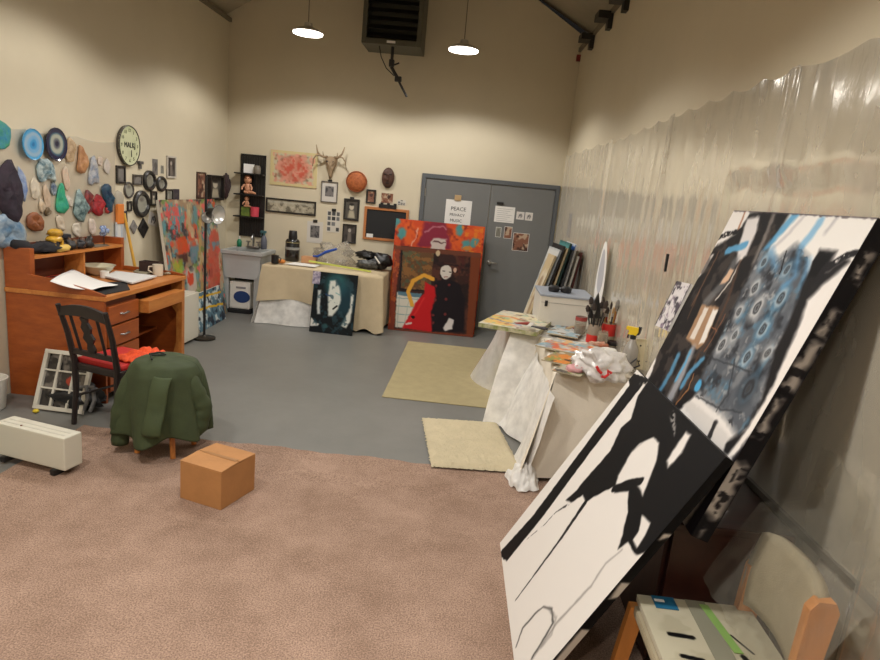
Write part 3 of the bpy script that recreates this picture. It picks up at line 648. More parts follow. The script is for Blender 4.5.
LP = [((115.3, 165.5, 124.4, 183.6), 'dark rectangular frame just under the round clock', 'grey', FRB, .022, 0, 0),
      ((152, 159, 157.4, 175), 'unframed purple-grey print high right of the round clock', 'grey', None, 0, 0, 0),
      ((166, 156, 175, 178), 'pale-edged black and white photo of two figures, topmost right of the clock', 'bw', mat('pale_mount', (186, 178, 166), .7), .02, 0, 0),
      ((132, 174.5, 141.4, 185), 'small landscape-format silver frame left of the oval dark frame', 'grey', mat('pewter_frame', (92, 88, 84), .35, metal=.5), .016, 0, 0),
      ((126.4, 201, 130.6, 211), 'tiny dark-framed picture left of the largest oval frame', 'mirror', FRB, .016, 0, 0),
      ((150, 191, 156, 205.4), 'narrow dark-framed picture right of the largest oval frame', 'portrait', FRB, .014, 0, 0),
      ((120.3, 211, 127, 223), 'small dark print pinned below the tiny frame', 'grey', None, 0, .1, (60, 54, 62)),
      ((165.3, 189, 172, 200.5), 'black frame peeking above the left corner of the big colourful painting', 'mirror', FRB, .016, 0, 0),
      ((172.4, 189, 179, 200.5), 'dark purple print above the big colourful painting', 'grey', None, 0, 0, (62, 56, 64)),
      ((196, 172, 205, 198.6), 'tall red-brown strip of photos above the big colourful painting', 'warm', mat('brown_frame', (70, 48, 38), .5), .016, 0, 0),
      ((160.4, 165.5, 163.4, 173.5), 'tiny pale tag pinned beside the purple-grey print', 'mirror', None, 0, 0, (170, 150, 130))]
for i, (bx, lb, kd, frm, fw, tilt, base) in enumerate(LP):
    picture(TL, prect(TL, *bx), lb, kd, i+3, frm, fw, .018, tilt=tilt, base=base or None)
picture(TL, prect(TL, 142.2, 170.3, 154.2, 191), 'thick black oval frame at the top of the oval cluster', 'mirror', 21, FRB, .042, .035, oval=True, group=None)
picture(TL, prect(TL, 155.8, 176, 165.2, 191.6), 'small black oval frame, rightmost of the ovals', 'mirror', 22, FRB, .035, .03, oval=True)
picture(TL, prect(TL, 123.3, 181.8, 132.8, 198.4), 'thin grey oval frame, leftmost of the ovals', 'mirror', 23, mat('pewter_frame', (92, 88, 84), .35, metal=.5), .02, .02, oval=True)
picture(TL, prect(TL, 132.3, 190.3, 147.8, 217.3), 'largest black oval frame with a greyish mirror, lowest of the ovals', 'mirror', 24, FRB, .05, .04, oval=True)
picture(TL, prect(TL, 148.5, 213, 157.5, 225.5), 'tilted white sheet with a dark sketch beside the black diamond', 'sketch', 25, None, tilt=-.25, name='paper_sketch')
bx = prect(TL, 206.6, 175, 220.4, 200)
t = picture(TL, bx, 'deep black box frame near the left back corner', 'portrait', 26, FRB, .03, .06)
def diamond(px, py, hw, hh, m, lb):
    a0, a1, b0, b1 = prect(TL, px-hw, py-hh, px+hw, py+hh); c, d = (a0+a1)/2, (b0+b1)/2
    b = B(TL); n = 4; o = [(a0, d), (c, b0), (a1, d), (c, b1)]; i_ = [(c+(p-c)*.7, d+(q-d)*.7) for p, q in o]
    vs = [(p, q, .001) for p, q in o]+[(p, q, .014) for p, q in o]+[(p, q, .02) for p, q in i_]+[(c, d, .012)]
    fs = [(3, 2, 1, 0)]+[(k, (k+1) % 4, 4+(k+1) % 4, 4+k) for k in range(4)]+[(4+k, 4+(k+1) % 4, 8+(k+1) % 4, 8+k) for k in range(4)]+[(8+k, 8+(k+1) % 4, 12) for k in range(4)]
    b.add(vs, fs).build('wall_diamond', m, label=lb, category='ornament')
diamond(132.8, 227, 3.6, 7, mat('grey_felt', (120, 116, 112), .8), 'grey diamond-shaped wall ornament')
diamond(142.5, 228, 5.2, 10, BLACK, 'larger black diamond-shaped wall ornament below the biggest oval')
# small hook object beside clock
a0, a1, b0, b1 = prect(TL, 137, 161, 141, 168.8)
B(TL).box(a0, a1, b1-.03, b1, .001, .03, .004).box(a0+.02, a1-.02, b0, b1-.03, .001, .02, .004).build('wall_hook', mat('grey_metal_dark', (88, 84, 80), .5), label='tiny dark hook right of the round clock', category='hook')
# dark gloves near the corner
gl = B(TL); a0, a1, b0, b1 = prect(TL, 220.5, 179, 226, 195.5); c = (a0+a1)/2
for k, (da, hh) in enumerate([(-.1, .2), (-.05, .27), (0, .3), (.05, .28), (.1, .22)]):
    gl.tube([(c+da*.6, b0+.04, .03), (c+da*.9, b0+hh*.6, .05), (c+da*1.15, b0+hh, .035)], [.026, .024, .014])
gl.blob((c, b0+.05, .035), (.07, .09, .03), .2, 3, 12, 5)
gl.build('leather_glove', mat('dark_leather', (58, 42, 44), .5), label='dark leather glove hung up by the left back corner', category='glove', smooth=True)

# clock
a0, a1, b0, b1 = prect(TL, 115.2, 125, 137.2, 165.5); R = (b1-b0)/2; c, d = (a0+a1)/2, (b0+b1)/2; Tc = TL@Matrix.Translation((c, d, 0))
t = thing('wall_clock', Tc@Vector((0, -R, 0)), 'round pale green clock with a dark rim and dark lettering high on the left wall', 'clock')
B(Tc).lathe([(R*.9, .002), (R*.99, .004), (R, .036), (R*.965, .04), (R*.955, .03)], n=48, closed=False).build('rim', mat('clock_rim', (72, 66, 58), .5), t, smooth=True)
s = Art(2*R, 2*R, .012, (200, 202, 166)); s.blotch((184, 190, 148), .09, .5, .6); s.build('clock_face', Tc, .031, t, a0=-R, b1=R, oval=True)
def text(body, T, size, m, name, parent, ext=.0015, c=0.):
    cu = bpy.data.curves.new('txt', 'FONT'); cu.body = body; cu.size = size; cu.align_x = 'CENTER'; cu.align_y = 'CENTER'; cu.extrude = ext; cu.resolution_u = 2
    o = bpy.data.objects.new('txt', cu); C.objects.link(o); bpy.context.view_layer.update()
    me = bpy.data.meshes.new_from_object(o.evaluated_get(bpy.context.evaluated_depsgraph_get())); bpy.data.objects.remove(o)
    b = B(T@Matrix.Translation((0, 0, c))); b.add([tuple(v.co) for v in me.vertices], [tuple(p.vertices) for p in me.polygons]); bpy.data.meshes.remove(me)
    return b.build(name, m, parent, fix=False)
inkm = mat('printed_ink', (50, 50, 48), .7)
for k in range(12):
    an = PI/2-2*PI*(k+1)/12; text(str(k+1), Tc@Matrix.Translation((R*.75*math.cos(an), R*.75*math.sin(an), 0)), R*.24, mat('faded_ink', (120, 124, 100), .7), 'numeral', t, c=.033)
text('MALKJ', Tc@Matrix.Translation((0, R*.02, 0)), R*.37, inkm, 'lettering', t, c=.034)
hb = B(Tc); hb.box(-.005, .005, -R*.55, -R*.22, .048, .051); hb.build('hour_hand', inkm, t)

# ------------------------------------------------- coloured hanging pieces on the left wall
TLc = TL@Matrix.Translation((0, 0, .012))
def px_out(pts, T=TLc): return [pa(T, *p) for p in pts]
def smooth_out(pts, k=3):
    for _ in range(k): pts = [q for i in range(len(pts)) for q in ((pts[i][0]*.75+pts[(i+1) % len(pts)][0]*.25, pts[i][1]*.75+pts[(i+1) % len(pts)][1]*.25), (pts[i][0]*.25+pts[(i+1) % len(pts)][0]*.75, pts[i][1]*.25+pts[(i+1) % len(pts)][1]*.75))]
    return pts
def orn(pts, c1, c2, lb, t=.03, rough=.55, vs=18, k=1, nm='marbled_ornament'):
    m = mat(lb, c1, rough, col2=c2, vs=vs, bump=.6, bs=26)
    po = smooth_out(px_out(pts), k); po = [(p[0]+.022*mnoise.noise(Vector((p[0]*30, p[1]*30, 7))), p[1]+.022*mnoise.noise(Vector((p[0]*30, p[1]*30, 3)))) for p in po]
    B(TLc).relief(po, t*.6, .9, random.random()*9).build(nm, m, label=lb, category='ornament', group='coloured pieces hung on the left wall', smooth='all')
orn([(-8, 122), (2, 120), (13, 133), (8, 150), (-3, 148), (-10, 135)], (44, 120, 156), (70, 148, 110), 'blue-green square marbled piece at the far left, top of the wall', .012, k=1)
def plate(px, py, hw, hh, rings, lb):
    a0, a1, b0, b1 = prect(TLc, px-hw, py-hh, px+hw, py+hh); W, Hh = a1-a0, b1-b0; R = (W+Hh)/4; W = Hh = 2*R; cx, cy = (a0+a1)/2, (b0+b1)/2; T_ = TLc@Matrix.Translation((cx, cy, 0))
    t = thing('ringed_plate', T_@Vector((0, -R, 0)), lb, 'plate', 'ringed plates on the left wall')
    B(T_).lathe([(R*.5, .002), (R, .022), (R*.995, .03), (R*.9, .024)], n=40, closed=False).build('rim', mat(lb+' rim', rings[0][1], .2, coat=.5), t, smooth=True)
    s = Art(2*R, 2*R, .008, rings[0][1]); s.warp(.01, 10)
    for q, col in rings: s.ell((R, R), R*q, R*q, col, 1, .012)
    s.build('glazed_face', T_, .025, t, a0=-R, b1=R, oval=True, rough=.15)
plate(29.7, 144, 10.2, 16, [(1., (70, 150, 196)), (.85, (140, 166, 186)), (.6, (110, 160, 196)), (.35, (60, 140, 190)), (.15, (40, 110, 160))], 'light blue ringed round plate, left of the navy one')
plate(53.5, 144, 10.2, 17, [(1., (32, 34, 62)), (.72, (60, 92, 110)), (.6, (160, 164, 150)), (.3, (96, 100, 106)), (.16, (30, 32, 56))], 'navy ringed round plate with a pale centre')
orn([(68, 136), (75, 141), (75, 152), (72, 164), (65, 160), (66, 150)], (150, 122, 88), (196, 172, 140), 'brownish feather-like piece right of the navy plate', .02)
orn([(80, 143), (86, 153), (88, 166), (82, 175), (76, 170), (78, 155)], (182, 134, 88), (150, 100, 64), 'tan teardrop-shaped piece with a darker streak', .03)
orn([(92, 153), (97, 165), (99, 182), (93, 185), (87, 183), (89, 168)], (110, 124, 144), (190, 184, 178), 'slate-blue and white bell-shaped piece', .03)
orn([(99, 155), (103, 160), (101, 168), (97, 162)], (200, 180, 162), (180, 168, 158), 'small pale pink piece left of the clock', .012)
orn([(105, 158), (111, 162), (110, 175), (103, 172)], (196, 184, 172), (176, 172, 166), 'pale grey-pink piece directly left of the clock', .012)
orn([(41, 157), (49, 160), (54, 170), (56, 184), (48, 178), (40, 184), (36, 174), (37, 162)], (28, 84, 100), (190, 200, 196), 'teal and white fan-shaped piece below the plates', .035)
orn([(53, 180), (57, 188), (54, 198), (50, 190)], (50, 70, 100), (170, 178, 178), 'small dark blue drip below the teal fan', .02)
orn([(44, 182), (49, 190), (51, 206), (46, 210), (43, 196)], (196, 174, 150), (170, 150, 130), 'long flesh-toned strip left of the green triangle', .018)
orn([(62, 167), (67, 168), (70, 188), (66, 192), (63, 180)], (202, 172, 150), (182, 170, 150), 'pale pink curled strip above the green triangle', .014)
orn([(59.5, 181), (63, 190), (70, 209), (62, 214), (55, 211), (56, 195)], (28, 136, 116), (60, 160, 110), 'bright green triangular hanging piece', .025, k=1)
orn([(78, 187), (84, 196), (87, 206), (86, 218), (80, 222), (73, 216), (74, 200)], (24, 60, 66), (150, 170, 166), 'dark teal and white swirled piece, lowest of its row', .035)
orn([(86, 186), (91, 196), (91, 210), (87, 214), (84, 200)], (150, 52, 48), (48, 30, 36), 'dark red slim piece between two teal ones', .03)
orn([(97, 193), (102, 200), (103, 214), (98, 217), (91, 210), (94, 198)], (172, 34, 38), (110, 26, 36), 'bright red bell-shaped piece', .032)
orn([(106, 182), (111, 188), (114, 200), (112, 210), (107, 214), (104, 200), (100, 190)], (24, 74, 92), (30, 36, 66), 'navy and teal piece with pointed top left of the dark frame', .035)
orn([(105, 206), (110, 208), (108, 214), (105, 212)], (180, 50, 44), (140, 40, 40), 'small red tip below the navy piece', .02)
orn([(3, 162), (10, 158), (15, 166), (19, 190), (21, 212), (16, 229), (8, 222), (-3, 205), (-8, 180)], (30, 24, 34), (52, 38, 50), 'big near-black shaggy hanging piece at the far left', .06, .8, 12)
orn([(17, 165), (22, 172), (26, 185), (25, 202), (20, 196), (17, 180)], (96, 120, 168), (160, 172, 190), 'periwinkle and white ruffled piece right of the black one', .03)
orn([(0, 212), (12, 216), (24, 228), (26, 240), (10, 248), (-8, 246), (-8, 224)], (84, 118, 146), (160, 170, 176), 'crumpled light blue piece hanging above the left end of the desk', .05, .6, 9)
orn([(34, 210), (43, 218), (42, 230), (33, 233), (25, 224), (27, 214)], (142, 84, 44), (112, 62, 36), 'rusty brown fan-shaped piece behind the yellow figurine', .035)
orn([(46, 205), (50, 209), (48, 217), (44, 214)], (110, 90, 62), (80, 70, 50), 'little olive-brown knot above the yellow figurine', .02)
for i, (pts, lb) in enumerate([([(34, 176), (40, 184), (38, 200), (31, 196), (29, 184)], 'pale cream ruffle between the black piece and the teal fan'),
    ([(66, 194), (71, 198), (72, 208), (67, 206)], 'small pale grey shred right of the bright green triangle'),
    ([(40, 196), (44, 202), (44, 214), (38, 210)], 'sand-coloured shred above the rusty brown fan'),
    ([(56, 214), (64, 218), (64, 232), (57, 230)], 'faded beige hanging shred below the bright green triangle'),
    ([(72, 222), (79, 224), (80, 238), (73, 236)], 'off-white shred hanging low over the knick-knacks'),
    ([(88, 218), (95, 220), (96, 236), (89, 234)], 'pinkish-white shred hanging low, left of the blue flower')]):
    orn(pts, [(206, 194, 172), (196, 190, 178), (196, 172, 142), (190, 172, 148), (210, 200, 184), (208, 190, 178)][i], (176, 166, 150), lb, .02)
# clear film pinned under the pieces
def lfn(u, v):
    y = 3.6+2.29*u; z = 1.985-.95*v-.02*math.sin(PI*((u*4) % 1))*(1-v)
    return (y, z, .006+.006*abs(mnoise.noise(Vector((u*9, v*2, 3)))))
B(TL).grid(lfn, 60, 20).build('plastic_sheet', plasticmat('thin_left_film', .10, (210, 200, 180), .3, .3, 6), smooth='all', fix=False, label='clear plastic sheet pinned to the left wall behind the coloured pieces', category='plastic sheet')
# paddle brush and yellow stick
t = thing('hand_brush', TL@Vector((pa(TL, 118, 220)[0], pa(TL, 118, 220)[1], 0)), 'hanging brush with an orange grip and pale oval head above the desk end', 'brush')
c, d = pa(TL, 117.5, 213); _, d2 = pa(TL, 117.5, 200)
B(TL).box(c-.06, c+.05, d-.1, d+.09, .012, .04, .008).build('grip', mat('orange_plastic', (214, 124, 52), .45), t)
B(TL).relief([(c+.07*math.cos(q*.3), d2+.09*math.sin(q*.3)) for q in range(21)], .035, .05).build('brush_head', mat('grey_bristle', (166, 158, 142), .8), t, smooth='all')
d3 = pa(TL, 118, 228)[1]
B(TL).box(c-.07, c+.09, d3-.12, d3+.06, .012, .03, .004).build('striped_packet', mat('blue_white_packet', (150, 166, 186), .5, col2=(214, 212, 206), vs=16, stretch=(1, 1, .1)), label='small blue and white packet pinned under the orange-gripped brush', category='packet')
p0 = TL@Vector((pa(TL, 121, 213)[0], pa(TL, 121, 213)[1], .03)); p1 = Vector(xp(134, 262, LX+.11))
B().tube([p0, p0+(p1-p0)*(p0.z/(p0.z-p1.z))], .014).build('yellow_cane', mat('yellow_wood', (206, 158, 62), .45), label='thin yellow cane leaning on the left wall behind the desk', category='cane', smooth=True)

# ================================================================== DESK
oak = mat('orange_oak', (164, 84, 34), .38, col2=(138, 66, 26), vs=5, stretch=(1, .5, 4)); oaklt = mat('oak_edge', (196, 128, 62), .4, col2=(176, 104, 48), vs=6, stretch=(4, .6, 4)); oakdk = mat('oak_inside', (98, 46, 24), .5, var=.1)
X0, X1, Y0, Y1, ZT = LX+.012, -2.655, 4.41, 5.70, .83
t = thing('writing_desk', ((X0+X1)/2, (Y0+Y1)/2, 0), 'orange-brown wooden desk with a shelf hutch against the left wall', 'desk')
b = B(); b.prism([(X0, .0), (X1, .0), (X1, ZT), (X0, ZT)], Y0, Y0+.025, 'y'); b.build('side_panel', oak, t)
b = B(); b.prism([(X0, 0), (X1, 0), (X1, ZT), (X1-.03, ZT), (X0, ZT)], Y1-.03, Y1, 'y'); b.build('side_panel', oak, t)
b = B(); b.prism([(X1-.10, 0), (X1+.004, 0), (X1+.004, ZT-.04), (X1-.10, ZT-.04), (X1-.10, .55), (X1-.05, .48), (X1-.05, .2)], Y1-.05, Y1+.004, 'y'); b.build('corner_post', oaklt, t)
B().box(X0, X1+.02, Y0-.01, Y1+.01, ZT-.035, ZT, .005).build('desk_top', oaklt, t)
b = B(); b.prism([(X1+.01, ZT), (X1+.01, ZT+.012), (X1-.12, ZT+.045), (X1-.35, ZT+.09), (X0+.18, ZT+.115), (X0+.18, ZT)], Y0-.008, Y0+.014, 'y'); b.build('raised_edge', oak, t)
b = B(); b.prism([(X1+.01, ZT), (X1+.01, ZT+.012), (X1-.12, ZT+.03), (X0+.18, ZT+.04), (X0+.18, ZT)], Y1-.014, Y1+.008, 'y'); b.build('raised_edge', oak, t)
hx = X0+.20; HZ = 1.07
B().box(X0, hx, Y0, Y0+.05, ZT, HZ+.06, .004).build('hutch_end', oak, t); B().box(X0, hx-.02, Y1-.05, Y1, ZT, HZ+.06, .004).build('hutch_end', oak, t)
B().box(X0, hx, Y0+.05, Y1-.05, HZ-.022, HZ, .003).build('hutch_shelf', oaklt, t); B().box(X0, hx-.02, 5.08, 5.10, ZT, HZ-.022).build('divider', oaklt, t)
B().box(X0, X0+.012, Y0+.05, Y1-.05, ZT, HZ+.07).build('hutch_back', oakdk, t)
# drawers (left) with knee space right
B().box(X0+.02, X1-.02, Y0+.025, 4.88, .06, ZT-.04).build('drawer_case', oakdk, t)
for k, (z0, z1) in enumerate([(.60, .745), (.43, .585), (.26, .415), (.08, .245)]):
    d = B().box(X1-.02, X1+.012, Y0+.04, 4.87, z0, z1, .005).build('drawer', oak, t)
    kb = B(); kb.tube([(X1+.012, 4.60, (z0+z1)/2), (X1+.035, 4.61, (z0+z1)/2), (X1+.035, 4.69, (z0+z1)/2), (X1+.012, 4.70, (z0+z1)/2)], .006); kb.build('drawer_pull', STEEL, d, smooth=True)
d = B(); d.box(X1-.02, X1+.075, 4.91, 5.55, .62, .725, .005); d.build('wide_drawer', oaklt, t)
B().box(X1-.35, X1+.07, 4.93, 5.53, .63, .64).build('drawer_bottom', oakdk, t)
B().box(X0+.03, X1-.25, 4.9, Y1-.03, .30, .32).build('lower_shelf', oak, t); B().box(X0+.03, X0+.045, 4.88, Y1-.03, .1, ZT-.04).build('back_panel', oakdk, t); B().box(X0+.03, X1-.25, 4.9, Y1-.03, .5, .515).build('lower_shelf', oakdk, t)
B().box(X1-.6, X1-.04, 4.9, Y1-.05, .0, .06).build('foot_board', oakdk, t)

# things on the desk
def desk_pt(px, py, z=ZT): p = fl(px, py, z); return p[0], p[1]
def sheet_of_paper(name, pts, z, m, label, th=.002, cat='paper', group=None):
    b = B(); P_ = [desk_pt(*p, z) for p in pts]; b.prism([tuple(p) for p in P_], z, z+th); return b.build(name, m, label=label, category=cat, **({'group': group} if group else {}))
zt = ZT+.001
sheet_of_paper('desk_mat', [(86, 283), (126, 282), (130, 290), (100, 296)], zt, BLACKM, 'black mat at the front edge of the desk', .004, 'mat')
pz = [(50, 281, .952), (73, 268, .90), (118, 284, .862), (93, 289.5, .868)]
def ppf(u, v):
    L = [Vector((*fl(a_, b_, c_), c_)) for a_, b_, c_ in pz]; q = L[0].lerp(L[3], u).lerp(L[1].lerp(L[2], u), v); return (q.x, q.y, q.z-.018*math.sin(PI*u)+.006*math.sin(5*v))
o = B().grid(ppf, 12, 8).build('paper_sheet', PAPER, smooth='all', fix=False, label='large white sheet of paper resting on the raised left edge of the desk', category='paper'); md = o.modifiers.new('s', 'SOLIDIFY'); md.thickness = .003
sheet_of_paper('paper_sheet', [(104, 277), (116, 272), (157, 277), (132, 284)], zt+.012, mat('paper_grey', (206, 204, 200), .8), 'smaller white paper stack in the middle of the desk', .012, 'paper')
sheet_of_paper('pencil_tray', [(133, 272), (140, 268), (153, 272), (146, 275)], zt+.012, mat('khaki_card', (140, 132, 108), .8), 'khaki-coloured card between the papers and the mug', .006, 'card')
# box in the left bay
x_, y_ = desk_pt(46, 280)
t = thing('flat_box', (X0+.16, 4.72, zt), 'bright orange-red flat box inside the left bay of the hutch', 'box')
B().box(X0+.04, X0+.24, 4.50, 4.98, zt, zt+.03, .003).build('box_body', mat('orange_red_card', (208, 62, 34), .5), t)
for k in range(5): B().box(X0+.07+.002*k, X0+.20, 4.53+k*.09, 4.585+k*.09, zt+.03, zt+.034).build('printed_mark', mat('dark_print', (96, 60, 50), .6), t)
# bowl
bx_, by_ = X0+.18, 5.28
t_ = B(); R = .135
t_.lathe([(.05, 0), (.055, .006), (.10, .03), (R, .085), (R+.008, .088), (R-.004, .08), (.09, .03), (.04, .012), (.001, .01)], (bx_, by_, zt), 32, closed=False)
t_.build('ceramic_bowl', mat('cream_glaze', (204, 198, 170), .25, coat=.4), smooth='all', label='wide cream bowl in the right bay of the hutch', category='bowl')
B().lathe([(.03, 0), (.034, .003), (.036, .06), (.032, .06), (.03, .006)], (bx_+.13, by_-.12, zt), 20).build('ceramic_cup', WHITE, smooth=True, label='small white cup standing in front of the cream bowl', category='cup')
# mug
mx_, my_ = desk_pt(158, 276)
t = thing('mug', (mx_, my_, zt), 'off-white mug on the right end of the desk', 'mug')
B().lathe([(.038, 0), (.042, .004), (.046, .105), (.042, .105), (.038, .01), (.001, .009)], (mx_, my_, zt), 24, closed=False).build('mug_body', mat('offwhite_glaze', (204, 192, 172), .35), t, smooth=True)
B().tube([(mx_-.04, my_-.01, zt+.085), (mx_-.075, my_-.02, zt+.08), (mx_-.08, my_-.02, zt+.045), (mx_-.042, my_-.01, zt+.025)], .007).build('handle', mat('offwhite_glaze', (204, 192, 172), .35), t, smooth=True)
kx, ky = mx_-.12, my_+.11
t = thing('pen_box', (kx, ky, zt), 'dark brown open box behind the mug', 'box')
kb = B()
for (u0, u1, v0, v1) in ((-.09, .09, -.05, -.042), (-.09, .09, .042, .05), (-.09, -.082, -.042, .042), (.082, .09, -.042, .042)): kb.box(kx+u0, kx+u1, ky+v0, ky+v1, zt, zt+.11)
kb.box(kx-.09, kx+.09, ky-.05, ky+.05, zt, zt+.006); kb.build('box_body', mat('dark_brown_card', (52, 34, 28), .6), t)
sm = [(176, 274), (171, 275), (166, 272)]
for i, p in enumerate(sm):
    q = desk_pt(*p); B().blob((q[0]-.04, min(q[1]-.04, 5.66), zt+.012), (.03, .022, .012), .3, 4, 10, i, zt+.001).build('eraser', mat('putty%d' % i, [(150, 138, 116), (120, 96, 70), (170, 160, 146)][i], .8), smooth='all', label=['grey-beige lump of putty at the desk corner', 'brown lump of putty beside the mug', 'pale crumpled lump right of the mug'][i], category='eraser', group='small lumps by the mug')
# on the hutch
hz_ = HZ+.001
def hp_(px, py): p = xp(px, py, X0+.11); return p[1]
yy = hp_(20, 246)
t = B(); t.tube([(X0+.08, 4.40, hz_+.09), (X0+.12, 4.47, hz_+.06), (X0+.10, 4.56, hz_+.035), (X0+.14, 4.66, hz_+.05), (X0+.09, 4.74, hz_+.03), (X0+.13, 4.80, hz_+.025)], [.03, .05, .035, .045, .03, .02]); t.blob((X0+.12, 4.70, hz_+.04), (.08, .12, .045), .3, 3, 16, 2, hz_)
t.build('black_scarf', mat('black_cloth', (30, 28, 32), .9), smooth='all', label='bunched black cloth on the left end of the hutch shelf', category='scarf')
y_f = 4.79
t = thing('yellow_figurine', (X0+.13, y_f, hz_), 'shiny yellow animal-like figurine on the hutch shelf', 'figurine'); ym = mat('yellow_glaze', (196, 150, 42), .3, var=.2, vs=20, coat=.5)
b = B(); b.blob((X0+.13, y_f, hz_+.10), (.05, .075, .03), .2, 3, 16, 1); b.blob((X0+.13, y_f+.01, hz_+.15), (.045, .065, .03), .3, 4, 16, 3); b.build('body', ym, t, smooth='all')
for dx, dy in ((-.03, -.04), (.03, -.04), (-.03, .05), (.03, .05)): B().tube([(X0+.13+dx, y_f+dy, hz_), (X0+.13+dx, y_f+dy, hz_+.09)], .012).build('leg', ym, t, smooth=True)
B().blob((X0+.17, y_f+.03, hz_+.028), (.045, .09, .03), .25, 2, 16, 6, hz_).build('yellow_sponge', mat('pale_yellow', (206, 172, 84), .6), smooth='all', label='rounded pale yellow lump in front of the yellow figurine', category='sponge')
cols = [(70, 44, 30), (40, 34, 32), (96, 70, 44), (34, 30, 34), (80, 52, 34), (44, 38, 34)]
lbs = ['dark brown knobbly object just right of the yellow figurine', 'black knobbly object left of the dark round tin', 'tan-brown knobbly object under the dark round tin', 'small black lump right of the dark round tin', 'brown lump, second from the right end of the row', 'blackish lump at the right end of the row']
for i in range(6):
    y_ = 4.90+i*.062; b = B(); b.blob((X0+.12+.02*(i % 2), y_, hz_+.032), (.04, .038, .036+.008*(i % 3)), .5, 3, 14, i*3, hz_)
    b.build('carved_knick_knack', mat('knick%d' % i, cols[i], .5, var=.2, vs=30), smooth='all', label=lbs[i], category='knick-knack', group='row of knick-knacks on the hutch')
B().lathe([(.04, 0), (.052, .004), (.052, .03), (.045, .034)], (X0+.05, 5.03, hz_+.085), 20).lathe([(.03, 0), (.03, .086)], (X0+.05, 5.03, hz_), 16).build('round_tin', mat('dark_tin', (46, 48, 56), .4, metal=.4), smooth=True, label='dark round tin on a short post at the back of the hutch', category='tin')
B().prism([(X0+.06, 5.28), (X0+.18, 5.26), (X0+.18, 5.46), (X0+.08, 5.47)], hz_, hz_+.006).build('metal_tray', mat('grey_tray', (120, 112, 100), .4, metal=.4), label='thin grey tray lying near the right end of the hutch', category='tray')
fy_ = 5.48; t = thing('blue_flower_sculpture', (X0+.12, fy_, hz_), 'blue flower-shaped sculpture on a thin stem at the right end of the hutch', 'sculpture')
B().lathe([(.03, 0), (.032, .004), (.004, .008), (.004, .09)], (X0+.12, fy_, hz_), 16).build('stem', DARKST, t, smooth=True)
for k in range(6):
    an = 2*PI*k/6; B().blob((X0+.12+.012*math.cos(an*2), fy_+.035*math.cos(an), hz_+.125+.03*math.sin(an)), (.016, .026, .022), .3, 3, 10, k).build('petal', mat('cobalt_glass', (76, 104, 160), .25, col2=(170, 180, 196), vs=30), t, smooth='all')
# ================================================================== FLOOR THINGS, LEFT
# dark chair
dkw = mat('ebonised_wood', (30, 20, 18), .5, var=.1, vs=9); red = mat('red_cushion', (176, 30, 26), .7, bump=.3, bs=60)
ca = math.radians(-17); Tch = TR(-2.45, 3.955, 0, ca)      # local: x along the back, y towards the seat front
t = thing('dining_chair', (-2.45, 3.955, 0), 'dark wooden chair with a red seat and turned splat in front of the desk', 'chair')
w2 = .19
for sx in (-1, 1):
    B(Tch).tube([(sx*w2*.95, -.03, 0), (sx*w2*.97, .0, .25), (sx*w2, .0, .45), (sx*w2*1.04, -.04, .66), (sx*w2*1.08, -.10, .86)], [.017, .02, .022, .019, .016], 8).build('leg', dkw, t, smooth=True)
    B(Tch).tube([(sx*w2*1.1, .40, 0), (sx*w2*1.1, .39, .42)], [.015, .022], 8).build('leg', dkw, t, smooth=True)
b = B(Tch); n = 14
def rail(z0, z1, yb, arch):
    vs = []
    for i in range(n+1):
        u = -1+2*i/n; x = u*w2*1.1; zz = arch*(1-u*u)
        vs += [(x, yb-.012, z0+zz*.6), (x, yb+.012, z0+zz*.6), (x, yb+.012, z1+zz), (x, yb-.012, z1+zz)]
    fs = [(i*4+k, i*4+(k+1) % 4, i*4+4+(k+1) % 4, i*4+4+k) for i in range(n) for k in range(4)]+[(3, 2, 1, 0), (n*4, n*4+1, n*4+2, n*4+3)]
    return vs, fs
B(Tch).add(*rail(.78, .84, -.085, .035)).build('top_rail', dkw, t); B(Tch).add(*rail(.51, .545, -.012, 0)).build('lower_rail', dkw, t)
prof = [(.02, .0), (.035, .04), (.022, .08), (.05, .12), (.028, .16), (.045, .2), (.022, .24), (.035, .27)]
o = [(r, z) for r, z in prof]+[(-r, z) for r, z in reversed(prof)]
vs = []
b = B(Tch@Matrix.Translation((0, -.015, .53))@Matrix.Rotation(math.radians(14), 4, 'X')); b.prism(o, -.008, .008, 'y'); b.build('splat', dkw, t)
for x in (-.11, .11): B(Tch).tube([(x, -.012, .53), (x*1.05, -.085, .80)], .010, 8).build('spindle', dkw, t, smooth=True)
B(Tch).box(-w2*1.12, w2*1.12, 0.0, .42, .39, .44, .01).build('seat', dkw, t)
B(Tch).box(-w2*1.05, w2*1.05, .02, .41, .435, .475, .018).build('cushion', red, t)
for sx in (-1, 1): B(Tch).tube([(sx*w2, 0, .2), (sx*w2*1.08, .39, .18)], .010, 8).build('stretcher', dkw, t)
# orange cloth on the seat
def oc(u, v):
    x = .02+.26*u; y = .10+.32*v; q = Tch@Vector((x, y, 0)); return (q.x, q.y, .485+.05*abs(mnoise.noise(Vector((u*4, v*4, 1))))+.03*math.sin(PI*u)*math.sin(PI*v))
o = B().grid(oc, 24, 24).build('orange_cloth', mat('orange_knit', (232, 84, 30), .8, bump=.6, bs=120, col2=(200, 60, 24), vs=30), smooth='all', fix=False, label='crumpled bright orange cloth lying on the red chair seat', category='cloth')
md = o.modifiers.new('s', 'SOLIDIFY'); md.thickness = .01
